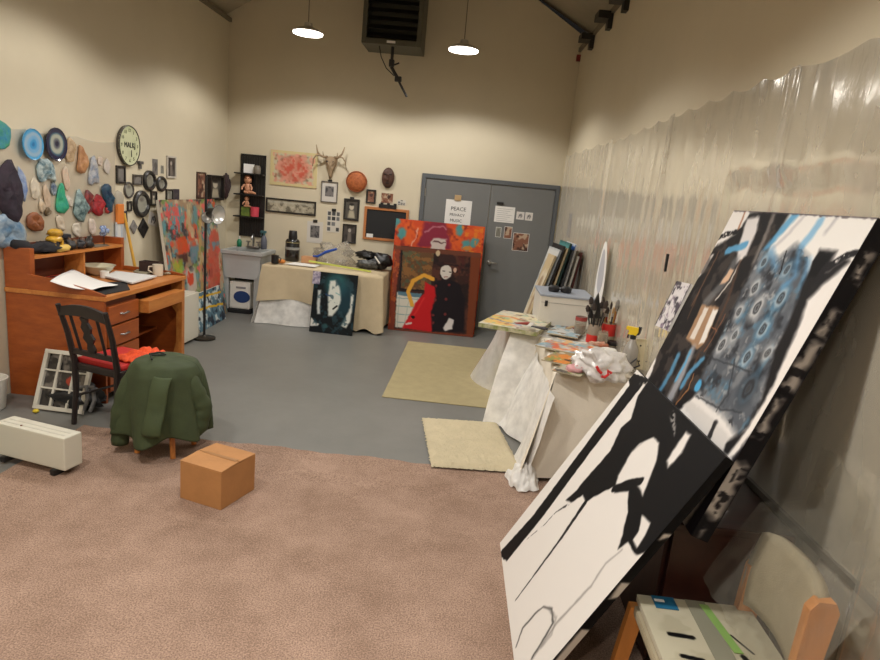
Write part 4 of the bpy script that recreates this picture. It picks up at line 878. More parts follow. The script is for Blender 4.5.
# stool and jacket
sxc, syc = -1.855, 3.74; SH = .60
t = thing('wooden_stool', (sxc, syc, .012), 'wooden stool hidden under the green jacket, only its feet showing', 'stool')
B().lathe([(.15, SH-.03), (.16, SH-.02), (.16, SH-.005), (.15, SH)], (sxc, syc, 0), 28).build('seat', oaklt, t, smooth=True)
for k in range(4):
    an = PI/4+k*PI/2-.1; B().tube([(sxc+.10*math.cos(an), syc+.10*math.sin(an), SH-.03), (sxc+.175*math.cos(an), syc+.175*math.sin(an), .012)], [.02, .017], 10).build('leg', oaklt, t, smooth=True)
grn = mat('olive_green_canvas', (54, 64, 36), .8, var=.14, vs=9, bump=.4, bs=14)
t = thing('green_jacket', (sxc, syc, .1), 'olive green jacket draped over the stool', 'jacket')
def jk(u, v):
    an = 2*PI*u
    fold = .5+.5*math.sin(an*7+1.2*math.sin(an*2)); fold2 = mnoise.noise(Vector((math.cos(an)*2.2, math.sin(an)*2.2, v*1.2)))
    if v < .22:
        r = .185*v/.22; z = SH+.035-.03*(v/.22)**3+.012*mnoise.noise(Vector((r*12*math.cos(an), r*12*math.sin(an), 2)))
    else:
        q = (v-.22)/.78; hem = .145+.015*math.sin(an*2+2.6)+.02*math.sin(an*5+.6)
        z = SH+.005-(SH-hem)*q
        r = .185+.02*min(1, q*8)+q*(.03+.065*fold+.05*fold2)
    return (sxc+r*math.cos(an)*1.05, syc+r*math.sin(an), z)
o = B().grid(jk, 120, 46).build('jacket_body', grn, t, smooth='all', fix=False); md = o.modifiers.new('s', 'SOLIDIFY'); md.thickness = .008; md.offset = 1
def sleeve(pts, rs, nm='sleeve'):
    b = B(); n = 16; pts = [Vector(p) for p in pts]; P_ = []; R_ = []
    for i in range(len(pts)-1):
        for k in range(6): f = k/6; P_.append(pts[i].lerp(pts[i+1], f)); R_.append((rs[i]*(1-f)+rs[i+1]*f)*(1+.06*math.sin((i*6+k)*1.9)))
    P_.append(pts[-1]); R_.append(rs[-1]); b.tube(P_, R_, n)
    return b.build(nm, grn, t, smooth='all')
sleeve([(sxc+.14, syc-.05, SH-.01), (sxc+.20, syc-.05, .46), (sxc+.25, syc-.03, .33), (sxc+.24, syc-.06, .21), (sxc+.20, syc-.10, .17)], [.04, .06, .065, .055, .04])
sleeve([(sxc-.14, syc-.08, SH-.01), (sxc-.20, syc-.11, .42), (sxc-.235, syc-.12, .25), (sxc-.235, syc-.13, .07)], [.04, .055, .06, .05])
def fl_(u, v):
    x = sxc+.02+.11*u-.02*v; z = SH-.04-.34*v; y = syc-.19-.05*v-.018*math.sin(PI*u)-.012*math.sin(9*v); return (x, y-.045*min(1, v*2), z)
o = B().grid(fl_, 10, 24).build('front_flap', mat('olive_lining', (60, 71, 41), .8, var=.1, vs=9), t, smooth='all', fix=False); md = o.modifiers.new('s', 'SOLIDIFY'); md.thickness = .01
B().tube([(sxc-.10, syc-.02, SH+.045), (sxc-.05, syc+.02, SH+.052), (sxc+.0, syc-.01, SH+.05), (sxc-.07, syc-.06, SH+.05), (sxc-.03, syc-.12, SH+.043)], .006).build('drawstring', mat('dark_cord', (30, 34, 28), .8), t, smooth=True)

# cardboard box
c0 = Vector((-1.476, 3.134, 0)); c1 = Vector((-1.208, 3.048, 0)); ax = (c1-c0).normalized(); W = .28; D_ = .29; hh = .225
Tb = frame_T((c0.x, c0.y, .014), ax, Vector((-ax.y, ax.x, 0)), (0, 0, 1))
card = mat('cardboard', (176, 124, 74), .75, var=.06, vs=7, bump=.12, bs=50)
t = thing('cardboard_box', Tb@Vector((W/2, D_/2, 0)), 'closed plain cardboard box standing alone on the carpet', 'box')
B(Tb).box(0, W, 0, D_, 0, hh-.004, .004).build('box_body', card, t)
B(Tb).add([(0, 0, hh-.004), (W, 0, hh-.004), (W, D_/2-.003, hh+.002), (0, D_/2-.003, hh+.004), (0, 0, hh), (W, 0, hh), (W, D_/2-.003, hh+.006), (0, D_/2-.003, hh+.008)], [(0, 3, 2, 1), (4, 5, 6, 7), (0, 1, 5, 4), (1, 2, 6, 5), (2, 3, 7, 6), (3, 0, 4, 7)]).build('flap', card, t)
B(Tb).add([(0, D_/2+.003, hh+.003), (W, D_/2+.003, hh+.001), (W, D_, hh-.004), (0, D_, hh-.004), (0, D_/2+.003, hh+.007), (W, D_/2+.003, hh+.005), (W, D_, hh), (0, D_, hh)], [(0, 3, 2, 1), (4, 5, 6, 7), (0, 1, 5, 4), (1, 2, 6, 5), (2, 3, 7, 6), (3, 0, 4, 7)]).build('flap', card, t)
B(Tb).prism([(W*.10, D_*.47), (W*.95, D_*.45), (W*.95, D_*.55), (W*.12, D_*.54)], hh+.007, hh+.0085).build('tape', mat('kraft_tape', (158, 112, 66), .35), t)

# panel heater
c0 = Vector((-2.69, 3.336, 0)); c1 = Vector((-2.19, 3.215, 0)); ax = (c1-c0).normalized(); W = .515; hD = .125
Th = frame_T((c0.x, c0.y, .014), ax, Vector((-ax.y, ax.x, 0)), (0, 0, 1)); hw_ = mat('warm_white_enamel', (206, 202, 186), .4)
t = thing('panel_heater', Th@Vector((W/2, hD/2, 0)), 'low white panel heater on black feet at the left edge of the carpet', 'heater')
B(Th).box(0, W, 0, hD, .035, .235, .008).build('casing', hw_, t)
for k in range(2): B(Th).box(.03, W-.03, .03+.04*k, .04+.04*k, .234, .2365).build('vent_slot', mat('vent_grey', (192, 188, 174), .5), t)
for x in (.05, W-.09): B(Th).box(x, x+.035, -.02, hD+.03, 0, .036, .006).build('foot', BLACK, t)
B(Th).lathe([(.006, 0), (.006, .004)], (W*.33, .03, .235), 12).build('switch', mat('switch_brown', (110, 60, 40), .5), t)
B().tube([(-2.66, 3.33, .02), (-2.9, 3.22, .012), (-3.15, 3.1, .012), (-3.36, 3.2, .012)], .008).build('power_cord', BLACK, label='black cord running left from the white panel heater', category='cord', smooth=True)

# window sash leaning on the desk side
p0 = fl(33, 409); Ts = frame_T((-3.05, 4.17, .002), Vector((1, -.04, 0)).normalized(), Vector((0, .42, 1)).normalized(), Vector((1, -.04, 0)).normalized().cross(Vector((0, .42, 1)).normalized()))
t = thing('window_sash', Ts@Vector((.2, 0, 0)), 'white-barred old window frame with dark pictures behind its panes, leaning on the desk side', 'frame'); Wd, Hd = .38, .44
b = B(Ts)
for (x0, x1, y0, y1) in ((0, Wd, 0, .03), (0, Wd, Hd-.03, Hd), (0, .03, .03, Hd-.03), (Wd-.03, Wd, .03, Hd-.03)): b.box(x0, x1, y0, y1, 0, .03, .003)
b.build('sash_frame', mat('chalk_white', (196, 190, 176), .6), t)
for x in (Wd*.33, Wd*.66): B(Ts).box(x-.008, x+.008, .03, Hd-.03, .006, .026).build('glazing_bar', mat('chalk_white', (196, 190, 176), .6), t)
for y in (Hd*.36, Hd*.66): B(Ts).box(.03, Wd-.03, y-.006, y+.006, .006, .024).build('glazing_bar', mat('chalk_white', (196, 190, 176), .6), t)
s = Art(Wd-.05, Hd-.05, .009, (52, 48, 46)); s.blotch((120, 112, 104), .05, .5, .8); s.blotch((24, 22, 24), .05, .5, .9); s.ell((.2, .19), .03, .03, (180, 60, 36), .9)
s.build('picture_behind', Ts, .004, t, a0=.025, b1=Hd-.025, rough=.2)
# dark bag by the sash
bq = fl(72, 412)
t = thing('black_bag', (bq[0], bq[1]+.05, .0), 'slumped black bag on the floor under the dark chair', 'bag')
b = B(); b.blob((bq[0], bq[1]+.08, .085), (.17, .11, .09), .35, 2.5, 24, 4, .002); b.build('bag_body', mat('black_nylon', (34, 34, 36), .5, bump=.4, bs=20), t, smooth='all')
for k in range(2): B().tube([(bq[0]+.10+.05*k, bq[1]-.02, .03), (bq[0]+.14+.05*k, bq[1]-.03, .12), (bq[0]+.10+.05*k, bq[1]+.02, .2), (bq[0]+.02, bq[1]+.06, .17)], .014).build('strap', mat('grey_webbing', (104, 102, 100), .7), t, smooth=True)
p = fl(36, 413); B().blob((p[0], p[1], .016), (.022, .02, .014), .1, 3, 12, 1, .001).build('yellow_ball', mat('yellow_foam', (206, 180, 40), .5), smooth='all', label='tiny yellow foam plug on the floor by the window frame', category='plug')
p = fl(-6, 408); t = B(); t.lathe([(.09, 0), (.10, .01), (.12, .22), (.125, .23), (.115, .23), (.095, .012)], (p[0]-.02, p[1]-.02, 0), 28, closed=False).build('white_bucket', WHITE, smooth=True, label='white bucket on the floor at the far left edge', category='bucket')

# fridge, big canvas, floor lamp
fx0, fx1, fy0, fy1, fz = -3.38, -2.88, 6.02, 6.54, .53
t = thing('mini_fridge', ((fx0+fx1)/2, (fy0+fy1)/2, 0), 'small white fridge on the floor just past the desk', 'fridge')
fw_ = mat('fridge_white', (212, 206, 190), .35)
B().box(fx0, fx1-.04, fy0, fy1, .02, fz, .008).build('cabinet', fw_, t); B().box(fx1-.036, fx1, fy0, fy1, .03, fz-.002, .008).build('door', fw_, t)
B().box(fx1-.0, fx1+.012, fy0+.04, fy0+.08, fz-.10, fz-.04, .004).build('handle', DARKST, t); B().box(fx0+.02, fx1-.05, fy0+.02, fy1-.02, 0, .02).build('base', BLACKM, t)
B().lathe([(.07, 0), (.085, .006), (.088, .02), (.07, .018), (.03, .012), (.001, .012)], (fx1-.12, fy0+.22, fz), 28, closed=False, sy=1.3).build('blue_dish', mat('cobalt_dish', (38, 52, 110), .3), smooth=True, label='dark blue oval dish on top of the white mini fridge', category='dish')
# colourful canvas: bottom right (-3.05,7.72,0), leaning on the left wall
bl = Vector((-3.10, 6.50, 0)); br_ = Vector((-3.13, 7.99, 0)); wd = (br_-bl).length; 
adr = (br_-bl).normalized(); upv = Vector((-.20, 0, 1.46)); upv = (upv-adr*upv.dot(adr)); Hc = upv.length
T3 = canvas_frame(bl+Vector((-.0, 0, .004)), adr, upv)
# the far edge must meet the pole side; find top-left from the photo
a = Art(wd, Hc, .008, (150, 126, 100), art_px(T3, Hc)); a.warp(.03, 6)
for col, cell, thr in (((92, 132, 136), .14, .46), ((196, 80, 52), .16, .55), ((110, 130, 70), .1, .62), ((180, 164, 136), .1, .58), ((64, 58, 60), .1, .62), ((210, 96, 92), .08, .62)): a.blotch(col, cell, thr, .9)
a.blotch((196, 84, 78), .05, .5, .85, a.mask([(165, 203), (176, 203), (184, 260), (172, 262)])); a.blotch((80, 140, 150), .05, .55, .85, a.mask([(163, 203), (180, 203), (184, 270), (168, 272)]))
a.poly([(176, 238), (186, 236), (190, 252), (178, 256)], (204, 76, 40), .85, .02); a.poly([(176, 256), (188, 254), (188, 262), (180, 262)], (80, 50, 44), .9, .02)
a.stroke([(190, 208), (189, 222), (192, 232)], .13, (176, 160, 124), .8, .04); a.ell((192, 218), .05, .12, (120, 104, 84), .8, .02, .6)
a.poly([(190, 245), (198, 244), (198, 262), (191, 262)], (96, 128, 140), .85, .02)
a.stroke([(200, 205), (200, 240), (202, 290)], .05, (180, 150, 90), .7, .02)
a.poly([(173, 262), (182, 262), (184, 276), (176, 278)], (150, 164, 50), .8, .03); a.poly([(186, 270), (196, 268), (198, 290), (188, 300)], (190, 180, 170), .8, .03); a.poly([(188, 272), (193, 272), (193, 284), (188, 284)], (196, 66, 40), .9, .01)
a.poly([(209, 230), (219, 232), (219, 290), (209, 290)], (190, 84, 66), .8, .03); a.blotch((104, 138, 150), .08, .5, .8, a.mask([(207, 205), (225, 205), (225, 250), (207, 250)]))
canvas('leaning_painting', T3, wd, Hc, .035, a, 'tall multicoloured abstract painting leaning on the left wall behind the floor lamp')
bl = Vector((-2.98, 6.80, .002)); br_ = Vector((-3.02, 7.66, .002)); wd = (br_-bl).length; adr = (br_-bl).normalized(); upv = Vector((-.09, 0, .42)); upv = upv-adr*upv.dot(adr); Hc = upv.length; T7 = canvas_frame(bl, adr, upv)
a = Art(wd, Hc, .008, (88, 116, 130), art_px(T7, Hc)); a.warp(.008, 6); a.blotch((208, 212, 208), .07, .5, .85); a.blotch((36, 40, 50), .07, .58, .85)
a.stroke([(0, .08), (wd*.5, .06), (wd, .08)] if False else [(198, 298), (224, 291)], .025, (208, 164, 40), 1, .006); a.stroke([(198, 310), (225, 303)], .025, (208, 164, 40), 1, .006)
canvas('leaning_painting', T7, wd, Hc, .03, a, 'low blue and white painting with two yellow lines at the foot of the multicoloured one')
# black straps hanging left of it
sa, sb_ = pa(TL, 161, 205); 
b = B(TL); b.tube([(sa, sb_, .03), (sa-.02, sb_-.25, .06), (sa+.0, sb_-.5, .07), (sa+.06, sb_-.75, .06)], .03); b.tube([(sa+.02, sb_, .05), (sa+.10, sb_-.3, .08), (sa+.06, sb_-.55, .09), (sa+.1, sb_-.7, .06)], .018); b.box(sa-.06, sa+.08, sb_-.02, sb_+.05, .002, .03, .004)
b.build('black_strap', BLACK, smooth=True, label='black bundle of straps hanging beside the colourful painting', category='strap')
# floor lamp
lx, ly = -2.83, 6.57
t = thing('floor_lamp', (lx, ly, 0), 'black floor lamp with two round silver heads beside the white mini fridge', 'lamp')
B().lathe([(.115, 0), (.12, .004), (.118, .022), (.03, .032), (.012, .05)], (lx, ly, 0), 32).build('base', mat('dark_bronze', (48, 44, 38), .4, metal=.4), t, smooth=True)
B().tube([(lx, ly, .04), (lx, ly, 1.76)], .013).build('pole', BLACK, t, smooth=True)
hp1 = yp(209.5, 217, ly); hp2 = yp(221, 212, ly+.1)
silv = mat('reflector_silver', (214, 212, 206), .25, metal=.6)
for i, (hx_, hz2, dirv, sc) in enumerate(((hp1[0]+.0, hp1[2], Vector((.15, -1, -.1)), .062), (hp2[0], hp2[2]-.02, Vector((1, -.35, -.1)), .10))):
    q = Vector((hx_, ly-.03, hz2)); dirv.normalize(); Tq = Matrix.Translation(q)@dirv.to_track_quat('Z', 'Y').to_matrix().to_4x4()
    h = B(Tq).lathe([(sc*.35, -.10), (sc*.5, -.09), (sc*.6, -.03), (sc*1.02, .03), (sc*1.0, .034)], n=28, closed=False).build('lamp_head', BLACK, t, smooth=True)
    B(Tq).lathe([(sc*.98, .032), (sc*.7, .0), (sc*.3, -.02), (.002, -.022)], n=28, closed=False).build('reflector', silv, h, smooth='all', label='silver reflector')
    B().tube([(lx, ly, hz2), q-dirv*.08], .009).build('swivel_arm', BLACK, t)

# ================================================================== BACK WALL
def back(px0, py0, px1, py1): return prect(TB, px0, py0, px1, py1)
# black slatted shelf
a0, a1, b0, b1 = back(240.5, 154.5, 265.3, 236.5)
t = thing('wall_shelf', (((a0+a1)/2), BY-.05, b0), 'tall black slatted wall rack with three narrow shelves above the sink', 'shelf')
b = B(TB)
b.box(a0, a0+.02, b0, b1, .001, .02); b.box(a1-.02, a1, b0, b1, .001, .02)
for k in range(9): x = a0+.02+(a1-a0-.04)*k/9; b.box(x+.0015, x+(a1-a0-.04)/9-.0015, b0+.01, b1-.01, .001, .014)
b.box(a0, a1, b0, b0+.03, .014, .02); b.box(a0, a1, b1-.03, b1, .014, .02); b.build('slatted_back', BLACK, t)
shz = [pa(TB, 252, y, .06)[1] for y in (173.5, 194.5, 216.5)]
for z in shz: B(TB).box(a0-.05, a1+.0, z-.018, z, .014, .13, .002).build('shelf_board', BLACK, t)
def shp(px, i): return pa(TB, px, (173.5, 194.5, 216.5)[i], .06)[0]
x = shp(249, 0); B(TB).box(x-.075, x+.07, shz[0]+.001, shz[0]+.12, .05, .065, .003).build('white_card', mat('bright_white', (250, 250, 250), .4), label='bright white card on the top shelf of the black rack', category='card')
x = shp(257.3, 0); B(TB@Matrix.Translation((x, shz[0]+.001, .07))@Matrix.Rotation(-PI/2, 4, 'X')).lathe([(.045, 0), (.05, .01), (.05, .08), (.04, .095), (.04, .11)], n=20).build('glass_jar', mat('smoky_glass', (120, 112, 100), .2, coat=.5), smooth=True, label='small smoky jar beside the white card on the top shelf', category='jar')
skin = mat('doll_skin', (206, 150, 116), .5); 
def doll(px, i, s, lb):
    x = shp(px, i); z = shz[i]+.001; y = BY-.075
    t = thing('seated_doll', (x, y, z), lb, 'doll', 'dolls on the black rack')
    B().blob((x, y, z+.075*s), (.04*s, .035*s, .07*s), .1, 3, 16, 1, z).build('body', skin, t, smooth='all')
    B().blob((x, y, z+.18*s), (.048*s, .045*s, .052*s), .06, 3, 18, 2).build('head', skin, t, smooth='all')
    B().blob((x, y+.006, z+.20*s), (.05*s, .048*s, .04*s), .15, 5, 18, 3).build('hair', mat('doll_hair', (120, 72, 40), .8), t, smooth='all')
    for sg in (-1, 1):
        B().tube([(x+sg*.035*s, y-.01, z+.12*s), (x+sg*.065*s, y-.03, z+.08*s), (x+sg*.06*s, y-.045, z+.05*s)], [.014*s, .012*s, .01*s]).build('arm', skin, t, smooth=True)
        B().tube([(x+sg*.02*s, y-.02, z+.022*s), (x+sg*.05*s+.03*s, y-.045, z+.025*s), (x+sg*.05*s+.07*s, y-.05, z+.018*s)], [.02*s, .018*s, .012*s]).build('leg', skin, t, smooth=True)
doll(248, 1, 1.05, 'pink-skinned seated doll on the middle shelf of the black rack')
x = shp(246.5, 2)
gz = shz[2]+.001
B(TB).box(x-.06, x+.055, gz, gz+.12, .03, .11, .004).build('tea_tin', mat('green_tin', (70, 96, 40), .4, col2=(120, 136, 60), vs=20), label='small green box on the lowest shelf of the black rack', category='box')
shz.append(gz+.12); 
def shp(px, i): return pa(TB, px, 207 if i == 3 else (173.5, 194.5, 216.5)[i], .06)[0]
doll(247, 3, .62, 'smaller doll sitting on the green box, lowest shelf of the rack')
x = pa(TB, 254.8, 216, .06)[0]; B(TB@Matrix.Translation((x, gz, .07))@Matrix.Rotation(-PI/2, 4, 'X')).lathe([(.05, 0), (.055, .004), (.06, .13), (.055, .13), (.05, .01), (.001, .01)], n=24, closed=False).build('pink_cup', mat('pink_plastic', (206, 70, 86), .4), smooth=True, label='bright pink cup on the lowest shelf of the black rack', category='cup')

# flower poster
a0, a1, b0, b1 = back(270.5, 151.5, 317.5, 186.5); W, Hh = a1-a0, b1-b0; s = Art(W, Hh, .012, (206, 190, 142)); s.warp(.006, 4)
s.poly([(.05, .04), (W-.05, .04), (W-.05, Hh-.04), (.05, Hh-.04)], (196, 186, 158)); mk = s.mask([(.06, .05), (W-.06, .05), (W-.06, Hh-.05), (.06, Hh-.05)])
s.blotch((120, 118, 96), .05, .6, .8, mk); s.blotch((150, 90, 70), .04, .64, .7, mk); s.ell((W*.5, Hh*.5), W*.34, Hh*.39, (200, 116, 96), .75, .05); s.blotch((216, 150, 130), .04, .5, .8, None)
s.c = s.c*1; mk2 = np.clip((1-np.hypot((s.u-W/2)/(W*.33), (s.v-Hh/2)/(Hh*.38)))*6, 0, 1); s.blotch((196, 84, 66), .035, .5, .75, mk2)
s.poly([(0, 0), (W, 0), (W, .03), (0, .03)], (206, 190, 142)); s.poly([(0, Hh-.03), (W, Hh-.03), (W, Hh), (0, Hh)], (206, 190, 142)); s.poly([(0, 0), (.035, 0), (.035, Hh), (0, Hh)], (206, 190, 142)); s.poly([(W-.035, 0), (W, 0), (W, Hh), (W-.035, Hh)], (206, 190, 142))
t = thing('flower_print', ((a0+a1)/2, BY-.01, b0), 'cream-bordered print of a round red flower on the back wall', 'print'); B(TB).box(a0, a1, b0, b1, .001, .012).build('mount', mat('cream_board', (206, 192, 150), .7), t); s.build('printed_face', TB, .0125, t, a0=a0, b1=b1)
# panorama
a0, a1, b0, b1 = back(266, 199.5, 316.3, 213.8); picture(TB, (a0, a1, b0, b1), 'long narrow black-framed panoramic picture under the flower print', 'pano', 40, FRB, .022, .02)
# skull with antlers
sx_, sz_ = pa(TB, 330.5, 164, .05); bone = mat('old_bone', (150, 128, 100), .7, var=.12, vs=20)
t = thing('antler_skull', (sx_, BY-.03, sz_-.16), 'bleached animal skull with antlers mounted right of the flower print', 'skull')
b = B(TB); b.relief(smooth_out([(sx_-.075, sz_+.10), (sx_+.075, sz_+.10), (sx_+.085, sz_+.02), (sx_+.03, sz_-.08), (sx_+.018, sz_-.19), (sx_-.018, sz_-.19), (sx_-.03, sz_-.08), (sx_-.085, sz_+.02)], 2), .07, .2, 3); b.build('skull', bone, t, smooth='all')
for sg in (-1, 1): B(TB).blob((sx_+sg*.045, sz_+.025, .06), (.017, .022, .02), .1, 3, 10, 1).build('eye_socket', mat('socket_dark', (46, 36, 30), .9), t)
for sg in (-1, 1):
    an = B(TB); P_ = [(sx_+sg*.05, sz_+.09, .04), (sx_+sg*.09, sz_+.08, .08), (sx_+sg*.13, sz_+.10, .12), (sx_+sg*.165, sz_+.14, .12), (sx_+sg*.19, sz_+.23, .1)]
    an.tube(P_, [.018, .016, .014, .012, .006], 8); an.tube([P_[2], (sx_+sg*.18, sz_+.09, .14), (sx_+sg*.215, sz_+.04, .13), (sx_+sg*.225, sz_-.05, .1)], [.012, .01, .008, .004], 8); an.tube([P_[1], (sx_+sg*.10, sz_+.15, .1)], [.01, .004], 8)
    an.build('antler', bone, t, smooth='all')
# pictures
for bx, lb, kd, sd2, frm, fw, cl in [
    ((321.3, 181.5, 337.8, 202.5), 'clipped photo in a wide pale mount below the antler skull', 'mat', 41, mat('slim_grey_frame', (90, 84, 78), .5), .012, True),
    ((343.8, 198.8, 359.4, 220.5), 'dark-framed portrait of a pale figure left of the chalkboard', 'portrait', 42, FRB, .028, True),
    ((342.6, 224.2, 356.4, 243.2), 'dark picture of a seated figure below the framed portrait', 'bw', 43, FRB, .016, False),
    ((366.3, 189.5, 376, 203.5), 'small black-framed photo above the left corner of the chalkboard', 'warm', 44, FRB, .022, False),
    ((381.3, 193.3, 393, 203), 'small unframed brown photo above the middle of the chalkboard', 'warm', 45, None, 0, False),
    ((397.5, 200, 405.8, 205.3), 'tiny strip photo above the right end of the chalkboard', 'collage', 46, None, 0, False),
    ((326.8, 210.5, 340.2, 232.5), 'sheet of many small grey images left of the framed portrait', 'collage', 47, None, 0, True),
    ((307, 221.5, 322.8, 243), 'pale sheet with a faint grey square above the plastic bag', 'mat', 48, None, 0, True)]:
    picture(TB, back(*bx), lb, kd, sd2, frm, fw, .022, clip=cl)
# straw hat, mask
ha = back(346.5, 171, 367.2, 192.5); R = (ha[1]-ha[0])/2; hc = ((ha[0]+ha[1])/2, (ha[2]+ha[3])/2)
Th_ = TB@Matrix.Translation((hc[0], hc[1], 0))
t = thing('round_basket', Th_@Vector((0, -R, 0)), 'round orange-brown woven basket hung above the framed portrait', 'basket')
wv = mat('woven_cane', (188, 106, 56), .7, col2=(146, 76, 38), vs=30, bump=.6, bs=60)
b = B(Th_); b.lathe([(R, .01), (R*1.0, .03), (R*.93, .05), (R*.7, .075), (R*.4, .09), (.002, .095)], n=40, closed=False).lathe([(R, .002), (R, .012)], n=40); b.build('woven_bowl', wv, t, smooth='all')
for q in (.93, .66, .4):
    B(Th_).tube([(R*q*math.cos(k*PI/16), R*q*math.sin(k*PI/16), .053+.03*(1-q)) for k in range(33)], .006, 6, cap=False).build('woven_ring', mat('dark_cane', (132, 68, 34), .7), t, smooth=True)
ma = back(382, 167.5, 394.5, 188.2); cxm, czm = (ma[0]+ma[1])/2, (ma[2]+ma[3])/2; w_, h_ = (ma[1]-ma[0])/2, (ma[3]-ma[2])/2
dkm = mat('dark_carved_wood', (78, 50, 38), .5, var=.2, vs=20)
t = thing('carved_mask', (cxm, BY-.03, ma[2]), 'dark brown oval carved mask above the chalkboard', 'mask')
b = B(TB); b.relief([(cxm+w_*math.cos(k*PI/16), czm+h_*math.sin(k*PI/16)) for k in range(32)], .055, .12, 2); b.build('face', dkm, t, smooth='all')
B(TB).prism([(cxm-.016, czm-.03), (cxm+.016, czm-.03), (cxm, czm+.05)], .05, .085).build('nose', dkm, t)
for sg in (-1, 1): B(TB).blob((cxm+sg*.035, czm+.045, .058), (.02, .009, .012), 0, 3, 10, 1).build('eye', mat('mask_eye', (30, 22, 20), .6), t)
B(TB).blob((cxm, czm-.07, .058), (.028, .010, .012), 0, 3, 10, 1).build('mouth', mat('mask_eye', (30, 22, 20), .6), t)
# chalkboard
a0, _ = pa(TB, 363.8, 224); a1 = pa(TB, 408, 227)[0]; b1 = pa(TB, 386, 208)[1]; b0 = pa(TB, 386, 241)[1]
t = thing('chalkboard', ((a0+a1)/2, BY-.01, b0), 'wood-framed black chalkboard left of the red painting', 'chalkboard')
b = B(TB); f_ = .035
for (x0, x1, y0, y1) in ((a0, a1, b1-f_, b1), (a0, a1, b0, b0+f_), (a0, a0+f_, b0+f_, b1-f_), (a1-f_, a1, b0+f_, b1-f_)): b.box(x0, x1, y0, y1, .001, .025, .003)
b.build('frame', mat('pine_frame', (178, 112, 62), .5), t); B(TB).box(a0+f_, a1-f_, b0+f_, b1-f_, .001, .012).build('slate', mat('slate_black', (26, 26, 27), .7), t)
B(TB).box(a0+.05, a0+.14, b0+.03, b0+.08, .026, .029).build('sticker', PAPER, t, label='small white sticker')
kb = back(379, 204.5, 395, 208.5); b = B(TB); b.box(kb[0], kb[1], kb[2], kb[3], .001, .03, .006)
for k in range(3): b.box(kb[0]+.02+k*.09, kb[0]+.06+k*.09, kb[2]-.0, kb[3]+.02, .002, .036, .004)
b.build('key_rack', BLACK, label='small black clip rack on top of the chalkboard', category='rack')

# signs on the door
dz_ = .0185
def doorpaper(px, lb, kind=None, cat='sheet', fn=None, name='door_notice'):
    a0, a1, b0, b1 = prect(TB, *px); W, Hh = a1-a0, b1-b0
    t = thing(name, ((a0+a1)/2, BY-dz_, b0), lb, cat)
    B(TB).box(a0, a1, b0, b1, dz_+.0005, dz_+.003).build('sheet', PAPER, t)
    if fn: fn(t, a0, a1, b0, b1)
    elif kind: photo_art(W-.01, Hh-.01, kind, 60+int(px[0]) % 17).build('printed_image', TB, dz_+.0036, t, a0=a0+.005, b1=b1-.005)
    return t
def sign(t, a0, a1, b0, b1):
    cx = (a0+a1)/2; W = a1-a0
    for i, (txt, z, sz2) in enumerate((('PEACE', .12, .072), ('PRIVACY', .20, .052), ('MUSIC', .275, .056))): text(txt, TB@Matrix.Translation((cx-.01*i, b1-z, 0)), sz2, inkm, 'lettering', t, c=dz_+.004)
def lines(t, a0, a1, b0, b1):
    b = B(TB)
    for k in range(7): b.box(a0+.03, a1-.03-.03*(k % 3), b1-.035-k*.026, b1-.031-k*.026, dz_+.003, dz_+.0036)
    b.build('handwriting', mat('pale_ink', (150, 148, 148), .8), t)
t = doorpaper((445, 200, 471, 229), 'white notice with three lines of dark lettering on the left door leaf', fn=sign, cat='notice')
q = pa(TB, 458, 198.5); B(TB).box(q[0]-.045, q[0]+.045, q[1]-.03, q[1]+.045, .0188+.003, .035, .012).build('magnet', mat('tan_magnet', (178, 148, 106), .5), label='tan magnet holding the lettered notice', category='magnet')
doorpaper((494.5, 206.5, 514.5, 222.5), 'handwritten white sheet, largest paper on the right door leaf', fn=lines, cat='sheet')
q = pa(TB, 500.5, 203.5); B(TB).box(q[0]-.05, q[0]+.04, q[1]-.012, q[1]+.02, .0188+.003, .04, .006).build('clip_magnet', BLACK, label='dark clip at the top of the handwritten sheet', category='clip')
doorpaper((516.3, 211.8, 524, 219.5), 'small pale card just right of the handwritten sheet', 'sketch', 'card', name='door_card')
doorpaper((525, 212.5, 532.5, 220.5), 'small pale card with a dark figure, rightmost on the doors', 'sketch', 'card', name='door_card')
doorpaper((495.5, 227, 501, 237), 'tiny yellowish card under the handwritten sheet', 'mirror', 'card', name='door_card')
doorpaper((504, 226.5, 511.8, 238.5), 'reddish-grey card under the right corner of the handwritten sheet', 'warm', 'card', name='door_card')
doorpaper((512.5, 233, 528.5, 251), 'brown and white collage photo, lowest on the right door leaf', 'warm', 'photo', name='door_photo')
B(TB).add([], []) 

# ================================================================== SINK
s0, s1, sy_, zS = -3.26, -2.70, 8.02, .83
sm_ = mat('sink_grey', (176, 178, 176), .4, var=.03)
t = thing('utility_sink', ((s0+s1)/2, 8.3, 0), 'pale grey utility sink on legs in the left back corner', 'sink')
b = B()
for (x0, x1, y0, y1) in ((s0, s1, sy_, sy_+.05), (s0, s1, 8.50, 8.585), (s0, s0+.05, sy_+.05, 8.50), (s1-.05, s1, sy_+.05, 8.50)): b.box(x0, x1, y0, y1, zS-.05, zS, .006)
b.build('rim', sm_, t)
b = B(); b.prism([(s0+.02, zS-.05), (s1-.02, zS-.05), (s1-.06, zS-.36), (s0+.06, zS-.36)], sy_+.02, sy_+.04, 'y'); b.prism([(sy_+.02, zS-.05), (8.56, zS-.05), (8.52, zS-.36), (sy_+.06, zS-.36)], s1-.05, s1-.03, 'x'); b.prism([(sy_+.02, zS-.05), (8.56, zS-.05), (8.52, zS-.36), (sy_+.06, zS-.36)], s0+.03, s0+.05, 'x'); b.box(s0+.05, s1-.05, sy_+.04, 8.54, zS-.36, zS-.34); b.build('basin', sm_, t)
for x in (s0+.03, s1-.11):
    for y in (sy_+.03, 8.50): B().box(x, x+.08, y, y+.03, 0, zS-.05).build('leg', sm_, t)
